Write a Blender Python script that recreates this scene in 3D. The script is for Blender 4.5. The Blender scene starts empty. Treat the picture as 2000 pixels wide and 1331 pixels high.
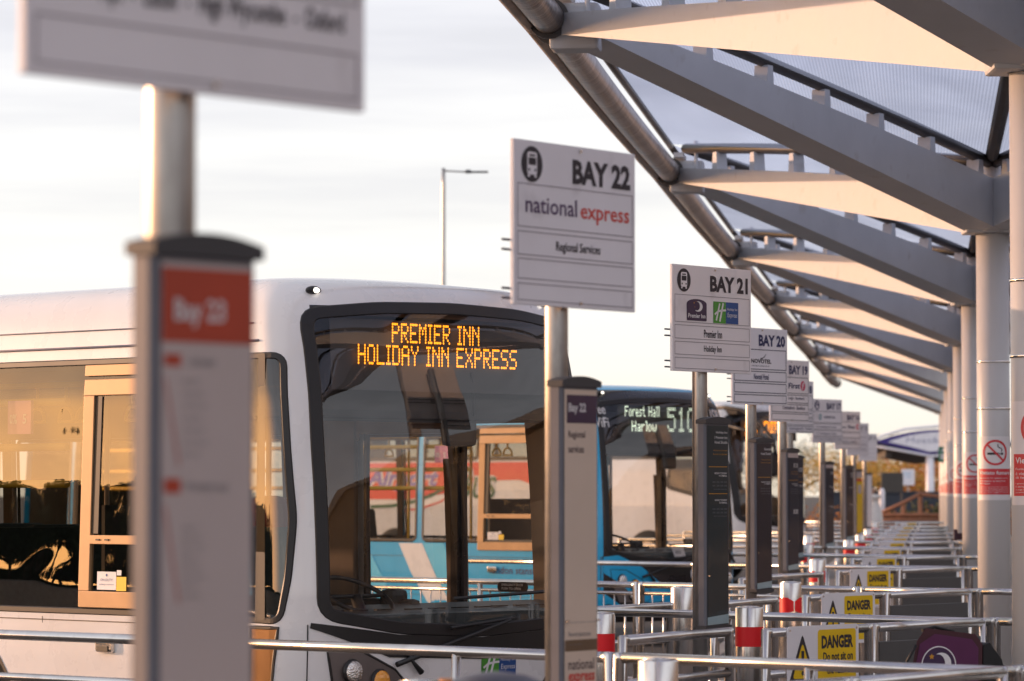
import bpy, bmesh, math, random
from mathutils import Vector, Matrix
random.seed(7)
SC = bpy.context.scene
COL = SC.collection
R = math.radians
# ------------------------------------------------------------------ camera
F = 7000.0            # focal length in photo pixels (photo 2000 x 1331)
CAMH = 1.75
PITCH = math.atan(296.5 / F)
cam_d = bpy.data.cameras.new('camera')
cam = bpy.data.objects.new('camera', cam_d); COL.objects.link(cam)
cam_d.sensor_width = 36.0; cam_d.lens = F / 2000 * 36.0
cam.location = (0, 0, CAMH); cam.rotation_euler = (math.pi / 2 + PITCH, 0, 0)
cam_d.clip_start = 0.1; cam_d.clip_end = 4000
cam_d.dof.use_dof = True; cam_d.dof.focus_distance = 21.5
cam_d.dof.aperture_fstop = 4.6; cam_d.dof.aperture_blades = 0
SC.camera = cam
SC.view_settings.view_transform = 'Standard'; SC.view_settings.look = 'None'
SC.view_settings.exposure = 0.28; SC.view_settings.gamma = 1.0

def P(px, py, D):
    "world point at distance D (along +Y) seen at photo pixel px, py"
    u = px - 1000.0; v = 665.5 - py
    cy = F * math.cos(PITCH) - v * math.sin(PITCH)
    cz = F * math.sin(PITCH) + v * math.cos(PITCH)
    return Vector((u / cy * D, D, CAMH + cz / cy * D))

# ------------------------------------------------------------------ materials
MATS = {}
def mat(name, col, rough=0.5, metal=0.0, var=0.08, vscale=6.0, bump=0.0, bscale=60.0, emit=None, estr=1.0,
        coat=0.0, stretch=None, dirt=None, dscale=2.0, dlo=.45, dhi=.75, spec=None):
    if name in MATS: return MATS[name]
    m = bpy.data.materials.new(name); m.use_nodes = True
    nt = m.node_tree; n = nt.nodes; l = nt.links
    b = n['Principled BSDF']
    b.inputs['Roughness'].default_value = rough; b.inputs['Metallic'].default_value = metal
    if spec is not None: b.inputs['Specular IOR Level'].default_value = spec
    if coat: b.inputs['Coat Weight'].default_value = coat; b.inputs['Coat Roughness'].default_value = 0.05
    tc = n.new('ShaderNodeTexCoord'); mp = n.new('ShaderNodeMapping'); l.new(tc.outputs['Object'], mp.inputs[0])
    if stretch: mp.inputs['Scale'].default_value = stretch
    nz = n.new('ShaderNodeTexNoise'); nz.inputs['Scale'].default_value = vscale; nz.inputs['Detail'].default_value = 5
    l.new(mp.outputs[0], nz.inputs['Vector'])
    mr = n.new('ShaderNodeMapRange'); mr.inputs[1].default_value = .3; mr.inputs[2].default_value = .7
    mr.inputs[3].default_value = 1 - var; mr.inputs[4].default_value = 1 + var
    l.new(nz.outputs[0], mr.inputs[0])
    mul = n.new('ShaderNodeVectorMath'); mul.operation = 'SCALE'; mul.inputs[0].default_value = col[:3]
    l.new(mr.outputs[0], mul.inputs['Scale'])
    out = mul.outputs[0]
    if dirt:
        n2 = n.new('ShaderNodeTexNoise'); n2.inputs['Scale'].default_value = dscale; n2.inputs['Detail'].default_value = 8
        l.new(mp.outputs[0], n2.inputs['Vector'])
        r2 = n.new('ShaderNodeMapRange'); r2.inputs[1].default_value = dlo; r2.inputs[2].default_value = dhi
        l.new(n2.outputs[0], r2.inputs[0])
        mx = n.new('ShaderNodeMix'); mx.data_type = 'RGBA'; l.new(r2.outputs[0], mx.inputs[0])
        l.new(out, mx.inputs[6]); mx.inputs[7].default_value = (*dirt, 1); out = mx.outputs[2]
    l.new(out, b.inputs['Base Color'])
    rr = n.new('ShaderNodeMapRange'); rr.inputs[3].default_value = max(0, rough * .85); rr.inputs[4].default_value = min(1, rough * 1.15)
    l.new(nz.outputs[0], rr.inputs[0]); l.new(rr.outputs[0], b.inputs['Roughness'])
    if bump:
        n3 = n.new('ShaderNodeTexNoise'); n3.inputs['Scale'].default_value = bscale; l.new(mp.outputs[0], n3.inputs['Vector'])
        bp = n.new('ShaderNodeBump'); bp.inputs['Strength'].default_value = bump; bp.inputs['Distance'].default_value = .02
        l.new(n3.outputs[0], bp.inputs['Height']); l.new(bp.outputs[0], b.inputs['Normal'])
    if emit:
        b.inputs['Emission Color'].default_value = (*emit, 1); b.inputs['Emission Strength'].default_value = estr
    MATS[name] = m
    return m

def glass(name, tint=(.8, .8, .8), ior=1.5, wob=0.0, wscale=3.0, rough=0.0):
    if name in MATS: return MATS[name]
    m = bpy.data.materials.new(name); m.use_nodes = True
    nt = m.node_tree; n = nt.nodes; l = nt.links; n.clear()
    o = n.new('ShaderNodeOutputMaterial'); mx = n.new('ShaderNodeMixShader'); tr = n.new('ShaderNodeBsdfTransparent')
    gl = n.new('ShaderNodeBsdfGlossy'); fr = n.new('ShaderNodeFresnel'); fr.inputs[0].default_value = ior
    geo = n.new('ShaderNodeNewGeometry'); iv = n.new('ShaderNodeMapRange'); iv.inputs[3].default_value = ior; iv.inputs[4].default_value = 1 / ior
    l.new(geo.outputs['Backfacing'], iv.inputs[0]); l.new(iv.outputs[0], fr.inputs[0])
    gl.inputs['Roughness'].default_value = rough; tr.inputs[0].default_value = (*tint, 1)
    tc = n.new('ShaderNodeTexCoord'); nz = n.new('ShaderNodeTexNoise'); nz.inputs['Scale'].default_value = wscale
    nz.inputs['Detail'].default_value = 1.0
    l.new(tc.outputs['Object'], nz.inputs['Vector']); bp = n.new('ShaderNodeBump')
    bp.inputs['Strength'].default_value = wob; bp.inputs['Distance'].default_value = .02
    l.new(nz.outputs[0], bp.inputs['Height'])
    if wob: l.new(bp.outputs[0], gl.inputs['Normal'])
    l.new(fr.outputs[0], mx.inputs[0]); l.new(tr.outputs[0], mx.inputs[1]); l.new(gl.outputs[0], mx.inputs[2])
    l.new(mx.outputs[0], o.inputs[0]); MATS[name] = m
    return m

# ------------------------------------------------------------------ objects
def setp(o, label=None, cat=None, group=None, kind=None):
    if label: o['label'] = label
    if cat: o['category'] = cat
    if group: o['group'] = group
    if kind: o['kind'] = kind
    return o
def thing(name, label, cat, loc=(0, 0, 0), rz=0.0, group=None):
    o = bpy.data.objects.new(name, None); COL.objects.link(o); o.empty_display_size = .1
    o.location = loc; o.rotation_euler = (0, 0, rz)
    return setp(o, label, cat, group)
def copy_tree(o, parent=None):
    c = o.copy(); COL.objects.link(c)
    if parent is not None: c.parent = parent
    for ch in list(o.children): copy_tree(ch, c)
    return c

class MB:
    "collects shapes, build() links them as one mesh object"
    def __init__(s): s.bm = bmesh.new()
    def poly(s, pts):
        vs = [s.bm.verts.new(p) for p in pts]
        try: return s.bm.faces.new(vs)
        except ValueError: return None
    def box(s, c, size, M=None, bev=0.0):
        hx, hy, hz = size[0] / 2, size[1] / 2, size[2] / 2
        T = Matrix.Translation(c) if M is None else Matrix.Translation(c) @ M.to_4x4()
        r = bmesh.ops.create_cube(s.bm, size=1.0, matrix=T @ Matrix.Diagonal((size[0], size[1], size[2], 1)))
        if bev:
            es = list({e for v in r['verts'] for e in v.link_edges})
            bmesh.ops.bevel(s.bm, geom=es, offset=bev, segments=2, affect='EDGES', profile=.6)
        return s
    def tube(s, pts, r, seg=12, caps=True, miter=True):
        pts = [Vector(p) for p in pts]; n = len(pts)
        rr = r if isinstance(r, (list, tuple)) else [r] * n
        rings = []
        up0 = Vector((0, 0, 1))
        for i, p in enumerate(pts):
            d = (pts[min(i + 1, n - 1)] - pts[max(i - 1, 0)]).normalized()
            k = 1.0
            if 0 < i < n - 1:
                a = (pts[i] - pts[i - 1]).normalized(); b = (pts[i + 1] - pts[i]).normalized()
                d = (a + b).normalized(); k = 1 / max(.3, d.dot(a))
            ref = up0 if abs(d.z) < .9 else Vector((1, 0, 0))
            if rings:
                ref = prev - d * prev.dot(d)
                if ref.length < 1e-4: ref = up0
            else:
                ref = ref - d * ref.dot(d)
            ref.normalize(); prev = ref.copy()
            sd = d.cross(ref)
            ax = None
            if k > 1.001:
                ax = (pts[i] - pts[i - 1]).normalized().cross((pts[i + 1] - pts[i]).normalized()).normalized()
            ring = []
            for j in range(seg):
                a = 2 * math.pi * j / seg
                o = (ref * math.cos(a) + sd * math.sin(a)) * rr[i]
                if ax is not None:
                    inpl = d.cross(ax)
                    o = o + inpl * (o.dot(inpl)) * (k - 1)
                ring.append(s.bm.verts.new(p + o))
            rings.append(ring)
        for a, b in zip(rings, rings[1:]):
            for j in range(seg):
                f = s.bm.faces.new((a[j], b[j], b[(j + 1) % seg], a[(j + 1) % seg])); f.smooth = True
        if caps:
            s.bm.faces.new(rings[0]); s.bm.faces.new(list(reversed(rings[-1])))
        return s
    def lathe(s, prof, seg=24, c=(0, 0, 0), smooth=True):
        c = Vector(c); rings = []
        for r, z in prof:
            rings.append([s.bm.verts.new(c + Vector((r * math.cos(2 * math.pi * j / seg), r * math.sin(2 * math.pi * j / seg), z))) for j in range(seg)])
        for a, b in zip(rings, rings[1:]):
            for j in range(seg):
                f = s.bm.faces.new((a[j], a[(j + 1) % seg], b[(j + 1) % seg], b[j])); f.smooth = smooth
        s.bm.faces.new(list(reversed(rings[0]))); s.bm.faces.new(rings[-1])
        return s
    def prism(s, pts, d):
        "polygon pts (3D) extruded by vector d"
        d = Vector(d); a = [s.bm.verts.new(p) for p in pts]; b = [s.bm.verts.new(Vector(p) + d) for p in pts]
        n = len(a)
        s.bm.faces.new(list(reversed(a))); s.bm.faces.new(b)
        for i in range(n): s.bm.faces.new((a[i], a[(i + 1) % n], b[(i + 1) % n], b[i]))
        return s
    def add_mesh(s, me, M=None):
        if M is not None: me = me.copy(); me.transform(M)
        s.bm.from_mesh(me); return s
    def map(s, fn):
        for v in s.bm.verts: v.co = fn(v.co)
        return s
    def build(s, name, m, parent=None, label=None, smooth=False, **kw):
        me = bpy.data.meshes.new(name)
        bmesh.ops.recalc_face_normals(s.bm, faces=s.bm.faces)
        if smooth:
            for f in s.bm.faces: f.smooth = True
        s.bm.to_mesh(me); s.bm.free()
        ms = m if isinstance(m, (list, tuple)) else [m]
        for q in ms: me.materials.append(q)
        o = bpy.data.objects.new(name, me); COL.objects.link(o)
        if parent is not None: o.parent = parent
        if smooth:
            try: me.set_sharp_from_angle(angle=R(40))
            except Exception: pass
        return setp(o, label, **kw)

# ------------------------------------------------------------------ lettering
_tc = {}
def text_mesh(txt, bold=0.0, shear=0.0):
    k = (txt, bold, shear)
    if k in _tc: return _tc[k]
    cu = bpy.data.curves.new('t', 'FONT'); cu.body = txt; cu.size = 1.0; cu.offset = bold; cu.shear = shear
    cu.resolution_u = 2; cu.fill_mode = 'FRONT'
    o = bpy.data.objects.new('t', cu); COL.objects.link(o)
    me = bpy.data.meshes.new_from_object(o, depsgraph=bpy.context.evaluated_depsgraph_get())
    bpy.data.objects.remove(o)
    _tc[k] = me
    return me
def put_text(mb, txt, x0, x1, z0, z1, y=0.0, bold=0.0, shear=0.0, fn=None):
    "fit the text into the box x0..x1, z0..z1 of the local XZ plane"
    me = text_mesh(txt, bold, shear)
    xs = [v.co.x for v in me.vertices]; ys = [v.co.y for v in me.vertices]
    ax, bx, ay, by = min(xs), max(xs), min(ys), max(ys)
    sx = (x1 - x0) / (bx - ax); sz = (z1 - z0) / (by - ay)
    vm = {}
    for v in me.vertices:
        vm[v.index] = mb.bm.verts.new((x0 + (v.co.x - ax) * sx, y, z0 + (v.co.y - ay) * sz))
    for p in me.polygons:
        try: mb.bm.faces.new([vm[i] for i in p.vertices])
        except ValueError: pass
def rect(mb, x0, x1, z0, z1, y=0.0):
    mb.poly([(x0, y, z0), (x1, y, z0), (x1, y, z1), (x0, y, z1)])
def disc(mb, cx, cz, rx, rz, y=0.0, seg=32):
    mb.poly([(cx + rx * math.cos(2 * math.pi * j / seg), y, cz + rz * math.sin(2 * math.pi * j / seg)) for j in range(seg)])
def ring(mb, cx, cz, r0, r1, y=0.0, seg=36, a0=0, a1=360, ex=1.0):
    for j in range(seg):
        a = R(a0 + (a1 - a0) * j / seg); b = R(a0 + (a1 - a0) * (j + 1) / seg)
        mb.poly([(cx + r0 * ex * math.cos(a), y, cz + r0 * math.sin(a)), (cx + r1 * ex * math.cos(a), y, cz + r1 * math.sin(a)),
                 (cx + r1 * ex * math.cos(b), y, cz + r1 * math.sin(b)), (cx + r0 * ex * math.cos(b), y, cz + r0 * math.sin(b))])
def bar(mb, x0, z0, x1, z1, w, y=0.0):
    d = Vector((x1 - x0, z1 - z0)).normalized(); nx, nz = -d.y * w / 2, d.x * w / 2
    mb.poly([(x0 + nx, y, z0 + nz), (x1 + nx, y, z1 + nz), (x1 - nx, y, z1 - nz), (x0 - nx, y, z0 - nz)])
def rrect(x0, x1, z0, z1, r, n=5):
    out = []
    for cx, cz, a in ((x1 - r, z1 - r, 0), (x0 + r, z1 - r, 90), (x0 + r, z0 + r, 180), (x1 - r, z0 + r, 270)):
        for i in range(n + 1):
            t = R(a + 90 * i / n); out.append((cx + r * math.cos(t), cz + r * math.sin(t)))
    return out

G57 = {  # dot-matrix glyphs, 7 rows of 5
 'P': '11110 10001 10001 11110 10000 10000 10000', 'R': '11110 10001 10001 11110 10100 10010 10001',
 'E': '11111 10000 10000 11110 10000 10000 11111', 'M': '10001 11011 10101 10101 10001 10001 10001',
 'I': '111 010 010 010 010 010 111', 'N': '10001 11001 10101 10011 10001 10001 10001',
 'H': '10001 10001 10001 11111 10001 10001 10001', 'O': '01110 10001 10001 10001 10001 10001 01110',
 'L': '10000 10000 10000 10000 10000 10000 11111', 'D': '11110 10001 10001 10001 10001 10001 11110',
 'A': '01110 10001 10001 11111 10001 10001 10001', 'Y': '10001 10001 01010 00100 00100 00100 00100',
 'X': '10001 10001 01010 00100 01010 10001 10001', 'S': '01111 10000 10000 01110 00001 00001 11110',
 'F': '11111 10000 10000 11110 10000 10000 10000', 'o': '0000 0000 0110 1001 1001 1001 0110',
 'r': '0000 0000 1011 1100 1000 1000 1000', 'e': '0000 0000 0110 1001 1111 1000 0111',
 's': '0000 0000 0111 1000 0110 0001 1110', 't': '0100 0100 1110 0100 0100 0100 0011',
 'a': '0000 0000 0110 0001 0111 1001 0111', 'l': '11 01 01 01 01 01 01', 'w': '00000 00000 10001 10001 10101 10101 01010',
 '5': '11111 10000 11110 00001 00001 10001 01110', '1': '00100 01100 00100 00100 00100 00100 01110',
 '0': '01110 10001 10001 10001 10001 10001 01110', '6': '01110 10000 10000 11110 10001 10001 01110', ' ': '000 000 000 000 000 000 000'}
def dots(mb, txt, x0, x1, z0, z1, y=0.0, fill=.8, sub=1, zfill=None):
    cols = []
    for ch in txt:
        rows = G57[ch].split(); w = len(rows[0])
        for c in range(w): cols.append([rows[r][c] == '1' for r in range(7)])
        cols.append([False] * 7)
    cols.pop()
    n = len(cols) * sub; dx = (x1 - x0) / n; dz = (z1 - z0) / (7 * sub)
    zf = fill if zfill is None else zfill
    for i in range(n):
        for j in range(7 * sub):
            if cols[i // sub][6 - j // sub]:
                cx = x0 + (i + .5) * dx; cz = z0 + (j + .5) * dz
                hx = dx * fill / 2; hz = dz * zf / 2
                mb.poly([(cx - hx, y, cz - hz * .5), (cx - hx * .5, y, cz - hz), (cx + hx * .5, y, cz - hz), (cx + hx, y, cz - hz * .5),
                         (cx + hx, y, cz + hz * .5), (cx + hx * .5, y, cz + hz), (cx - hx * .5, y, cz + hz), (cx - hx, y, cz + hz * .5)])
# ------------------------------------------------------------------ light
SUN_AZ = Vector((-.91, .40)).normalized(); SUN_EL = R(9)
sd = bpy.data.lights.new('sun', 'SUN'); sun = bpy.data.objects.new('sun', sd); COL.objects.link(sun)
sd.energy = 3.3; sd.angle = R(.6); sd.color = (1.0, .58, .36)
sv = Vector((SUN_AZ.x * math.cos(SUN_EL), SUN_AZ.y * math.cos(SUN_EL), math.sin(SUN_EL)))
sun.rotation_euler = sv.to_track_quat('Z', 'Y').to_euler()
W = bpy.data.worlds.new('World'); SC.world = W; W.use_nodes = True
nt = W.node_tree; n = nt.nodes; l = nt.links; bg = n['Background']
sky = n.new('ShaderNodeTexSky'); sky.sky_type = 'NISHITA'; sky.sun_disc = False
sky.sun_elevation = SUN_EL; sky.sun_rotation = math.atan2(SUN_AZ.x, SUN_AZ.y)
bg.inputs[1].default_value = 0.1
tc = n.new('ShaderNodeTexCoord'); sep = n.new('ShaderNodeSeparateXYZ'); l.new(tc.outputs['Generated'], sep.inputs[0])
ramp = n.new('ShaderNodeValToRGB'); cr = ramp.color_ramp
cr.elements[0].position = 0.0; cr.elements[0].color = (.98, .86, .72, 1)
cr.elements[1].position = 1.0; cr.elements[1].color = (.40, .41, .47, 1)
for p_, c_ in ((.045, (1.0, .96, .90)), (.075, (.93, .92, .90)), (.135, (.80, .80, .85)), (.28, (.60, .61, .66))):
    e = cr.elements.new(p_); e.color = (*c_, 1)
# thin streaky cloud: stretched noise displaces the height the ramp is read at and lightens in bands
mp = n.new('ShaderNodeMapping'); mp.inputs['Scale'].default_value = (2.0, 2.0, 26.0); mp.inputs['Rotation'].default_value = (0, R(2.5), 0)
l.new(tc.outputs['Generated'], mp.inputs[0])
nz = n.new('ShaderNodeTexNoise'); nz.inputs['Scale'].default_value = 2.6; nz.inputs['Detail'].default_value = 7; nz.inputs['Roughness'].default_value = .55
l.new(mp.outputs[0], nz.inputs['Vector'])
md = n.new('ShaderNodeMath'); md.operation = 'MULTIPLY_ADD'; md.inputs[1].default_value = -.11; l.new(nz.outputs[0], md.inputs[0])
ad = n.new('ShaderNodeMath'); ad.operation = 'ADD'; ad.inputs[1].default_value = .055; l.new(sep.outputs['Z'], ad.inputs[0]); l.new(ad.outputs[0], md.inputs[2])
l.new(md.outputs[0], ramp.inputs[0])
br = n.new('ShaderNodeMapRange'); br.inputs[1].default_value = .35; br.inputs[2].default_value = .7; br.inputs[3].default_value = 9.7; br.inputs[4].default_value = 11.0
l.new(nz.outputs[0], br.inputs[0])
sc_ = n.new('ShaderNodeVectorMath'); sc_.operation = 'SCALE'; l.new(ramp.outputs[0], sc_.inputs[0]); l.new(br.outputs[0], sc_.inputs['Scale'])
db = n.new('ShaderNodeVectorMath'); db.operation = 'DOT_PRODUCT'; l.new(tc.outputs['Generated'], db.inputs[0]); db.inputs[1].default_value = (.2, .98, 0)
bk = n.new('ShaderNodeMapRange'); bk.inputs[1].default_value = -.3; bk.inputs[2].default_value = .8; bk.inputs[3].default_value = 1.45; bk.inputs[4].default_value = .92
l.new(db.outputs['Value'], bk.inputs[0]); sc2 = n.new('ShaderNodeVectorMath'); sc2.operation = 'SCALE'; l.new(sc_.outputs[0], sc2.inputs[0]); l.new(bk.outputs[0], sc2.inputs['Scale']); sc_ = sc2
# cloud cover thins towards the sun so that the low gold sky shows
dt = n.new('ShaderNodeVectorMath'); dt.operation = 'DOT_PRODUCT'; l.new(tc.outputs['Generated'], dt.inputs[0]); dt.inputs[1].default_value = (SUN_AZ.x, SUN_AZ.y, 0)
cv = n.new('ShaderNodeMapRange'); cv.inputs[1].default_value = .62; cv.inputs[2].default_value = .97; cv.inputs[3].default_value = .94; cv.inputs[4].default_value = .25
l.new(dt.outputs['Value'], cv.inputs[0])
mx = n.new('ShaderNodeMix'); mx.data_type = 'RGBA'; l.new(cv.outputs[0], mx.inputs[0]); l.new(sky.outputs[0], mx.inputs[6]); l.new(sc_.outputs[0], mx.inputs[7])
# low sunset glow on the cloud bank round the sun
g1_ = n.new('ShaderNodeVectorMath'); g1_.operation = 'DOT_PRODUCT'; l.new(tc.outputs['Generated'], g1_.inputs[0]); g1_.inputs[1].default_value = (-.97, .24, 0)
g2_ = n.new('ShaderNodeMapRange'); g2_.inputs[1].default_value = .45; g2_.inputs[2].default_value = .95; g2_.interpolation_type = 'SMOOTHSTEP'; l.new(g1_.outputs['Value'], g2_.inputs[0])
g3_ = n.new('ShaderNodeMapRange'); g3_.inputs[1].default_value = 0; g3_.inputs[2].default_value = .22; g3_.inputs[3].default_value = 1; g3_.inputs[4].default_value = 0; g3_.interpolation_type = 'SMOOTHSTEP'; l.new(sep.outputs['Z'], g3_.inputs[0])
g4_ = n.new('ShaderNodeMath'); g4_.operation = 'MULTIPLY'; l.new(g2_.outputs[0], g4_.inputs[0]); l.new(g3_.outputs[0], g4_.inputs[1])
g5_ = n.new('ShaderNodeVectorMath'); g5_.operation = 'SCALE'; g5_.inputs[0].default_value = (52, 21, 4.8); l.new(g4_.outputs[0], g5_.inputs['Scale'])
g6_ = n.new('ShaderNodeVectorMath'); g6_.operation = 'ADD'; l.new(mx.outputs[2], g6_.inputs[0]); l.new(g5_.outputs[0], g6_.inputs[1])
l.new(g6_.outputs[0], bg.inputs[0])

# ------------------------------------------------------------------ common materials
STEEL = mat('brushed_steel', (.68, .65, .62), rough=.24, metal=1.0, var=.07, vscale=5, dirt=(.34, .30, .27), dscale=6, dlo=.55, dhi=1.0)
POLE = mat('galvanised_pole', (.43, .41, .39), rough=.36, metal=.9, var=.10, vscale=12, stretch=(3, 3, 1), dirt=(.30, .27, .25), dscale=7, dlo=.5, dhi=.85)
BEAM = mat('cream_beam_paint', (.53, .53, .54), rough=.55, var=.05, vscale=2.5, dirt=(.36, .32, .29), dscale=5, dlo=.62, dhi=.9, bump=.1, bscale=9)
COLP = mat('column_paint', (.56, .54, .53), rough=.35, var=.04, vscale=1.5, dirt=(.44, .40, .37), dscale=2.5, dlo=.55, dhi=.95, stretch=(1, 1, .3))
DKFRAME = mat('dark_glazing_frame', (.055, .048, .045), rough=.4, metal=.3, var=.2)
BOARD = mat('white_sign_board', (.84, .79, .80), rough=.5, var=.03, vscale=3, dirt=(.50, .45, .45), dscale=4, dlo=.6, dhi=.95)
INK = mat('dark_ink', (.035, .025, .03), rough=.6)
LINEC = mat('grey_rule_ink', (.30, .26, .28), rough=.6)
REDB = mat('red_tape', (.78, .006, .012), rough=.45, var=.05)
ASPH = mat('asphalt', (.055, .052, .05), rough=.9, var=.25, vscale=1.4, bump=.5, bscale=140)
PAVE = mat('pavement_concrete', (.20, .18, .165), rough=.85, var=.15, vscale=2.0, bump=.3, bscale=60, dirt=(.12, .11, .10), dscale=1.2)

# ------------------------------------------------------------------ ground
mb = MB(); s_ = 1500
for i in range(12):
    for j in range(12):
        x0 = -s_ + i * 250; y0 = -s_ + j * 250
        mb.poly([(x0, y0, 0), (x0 + 250, y0, 0), (x0 + 250, y0 + 250, 0), (x0, y0 + 250, 0)])
bmesh.ops.remove_doubles(mb.bm, verts=mb.bm.verts, dist=.01)
mb.build('ground', ASPH, kind='structure')
RD = Vector((.1145, 1, 0)); RDN = RD.normalized()
def rowx(y): return .204 + .1155 * (y - 16.6)
mb = MB()
mb.prism([(rowx(-6) - .35, -6, .004), (rowx(140) - .35, 140, .004), (rowx(140) + 12, 140, .004), (rowx(-6) + 12, -6, .004)], (0, 0, .116))
mb.build('pavement', PAVE, kind='structure')
mb = MB()
mb.prism([(rowx(-6) - .5, -6, .005), (rowx(140) - .5, 140, .005), (rowx(140) - .352, 140, .005), (rowx(-6) - .352, -6, .005)], (0, 0, .125))
mb.build('kerb', mat('kerb_stone', (.30, .28, .26), rough=.8, var=.2), kind='structure')

# ------------------------------------------------------------------ canopy
CAN = thing('bus_station_canopy', 'long butterfly canopy of tapered cream beams and ribbed plastic panels above the queue rails', 'canopy', (0, 0, 0))
def colpos(k): return Vector((2.905 + 1.42 * (k - 1), 19.8 + 12.4 * (k - 1), 0))
def node(k):
    c = colpos(k) + Vector((.71, 6.2, 0)); return Vector((c.x - 3.17, c.y, 5.2))
CTOP = 4.07
def beam(mb, a, b, da, db, w):
    "tapered box beam from a (node) to b (column): a,b bottom centre points"
    a = Vector(a); b = Vector(b); n_ = 10
    d = (b - a); h = Vector((d.x, d.y, 0)).normalized(); sdv = Vector((-h.y, h.x, 0)) * (w / 2)
    prev = None
    for i in range(n_ + 1):
        t = i / n_; p = a.lerp(b, t); dep = da + (db - da) * t + .03 * math.sin(math.pi * t)
        q = [p - sdv, p + sdv, p + sdv + Vector((0, 0, dep)), p - sdv + Vector((0, 0, dep))]
        cur = [mb.bm.verts.new(v) for v in q]
        if prev:
            for j in range(4): mb.bm.faces.new((prev[j], cur[j], cur[(j + 1) % 4], prev[(j + 1) % 4]))
        else: mb.bm.faces.new(list(reversed(cur)))
        prev = cur
    mb.bm.faces.new(prev)
def topz(t, za, zb, da, db): return za + (zb - za) * t + da + (db - da) * t + .03 * math.sin(math.pi * t)
NZ = 5.08
MIRR = lambda p: p
PLASTIC = None
def make_plastic():
    m = bpy.data.materials.new('ribbed_polycarbonate'); m.use_nodes = True
    nt = m.node_tree; n = nt.nodes; l = nt.links; n.clear()
    o = n.new('ShaderNodeOutputMaterial'); mx = n.new('ShaderNodeMixShader'); mx2 = n.new('ShaderNodeMixShader')
    tr = n.new('ShaderNodeBsdfTransparent'); tl = n.new('ShaderNodeBsdfTranslucent'); gl = n.new('ShaderNodeBsdfGlossy')
    gl.inputs['Roughness'].default_value = .12; gl.inputs['Color'].default_value = (.8, .82, .9, 1)
    tc = n.new('ShaderNodeTexCoord'); mp = n.new('ShaderNodeMapping'); mp.inputs['Rotation'].default_value = (0, 0, math.atan(.1145))
    l.new(tc.outputs['Object'], mp.inputs[0])
    wv = n.new('ShaderNodeTexWave'); wv.wave_type = 'BANDS'; wv.bands_direction = 'X'; wv.inputs['Scale'].default_value = 12; wv.inputs['Distortion'].default_value = .0
    l.new(mp.outputs[0], wv.inputs['Vector'])
    nz = n.new('ShaderNodeTexNoise'); nz.inputs['Scale'].default_value = .55; nz.inputs['Detail'].default_value = 5; nz.inputs['Distortion'].default_value = .6
    mp2 = n.new('ShaderNodeMapping'); mp2.inputs['Scale'].default_value = (1.2, .35, 1); l.new(tc.outputs['Object'], mp2.inputs[0]); l.new(mp2.outputs[0], nz.inputs['Vector'])
    r1 = n.new('ShaderNodeMapRange'); r1.inputs[3].default_value = .54; r1.inputs[4].default_value = .82; l.new(wv.outputs['Fac'], r1.inputs[0])
    r2 = n.new('ShaderNodeMapRange'); r2.inputs[1].default_value = .3; r2.inputs[2].default_value = .7; r2.inputs[3].default_value = .7; r2.inputs[4].default_value = 1.25; l.new(nz.outputs[0], r2.inputs[0])
    mu = n.new('ShaderNodeMath'); mu.operation = 'MULTIPLY'; l.new(r1.outputs[0], mu.inputs[0]); l.new(r2.outputs[0], mu.inputs[1])
    sc = n.new('ShaderNodeVectorMath'); sc.operation = 'SCALE'; sc.inputs[0].default_value = (.88, .92, 1.12); l.new(mu.outputs[0], sc.inputs['Scale'])
    l.new(sc.outputs[0], tr.inputs[0]); tl.inputs[0].default_value = (.55, .58, .72, 1)
    mx.inputs[0].default_value = .35; l.new(tr.outputs[0], mx.inputs[1]); l.new(tl.outputs[0], mx.inputs[2])
    bp = n.new('ShaderNodeBump'); bp.inputs['Strength'].default_value = .6; bp.inputs['Distance'].default_value = .02; l.new(wv.outputs['Fac'], bp.inputs['Height']); l.new(bp.outputs[0], gl.inputs['Normal'])
    mx2.inputs[0].default_value = .07; l.new(mx.outputs[0], mx2.inputs[1]); l.new(gl.outputs[0], mx2.inputs[2]); l.new(mx2.outputs[0], o.inputs[0])
    return m
PLASTIC = make_plastic()
GALV = mat('galvanised_duct', (.50, .45, .42), rough=.30, metal=.95, var=.4, vscale=2, stretch=(1, 14, 1), dirt=(.24, .18, .14), dscale=1.6, dlo=.45, dhi=.7, bump=1.0, bscale=2.2)
GUT = mat('gutter_steel', (.42, .33, .27), rough=.5, metal=.6, var=.2)
UP = Vector((0, 0, 1))
def vline(a, b, t): return Vector(a).lerp(Vector(b), t)
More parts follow.
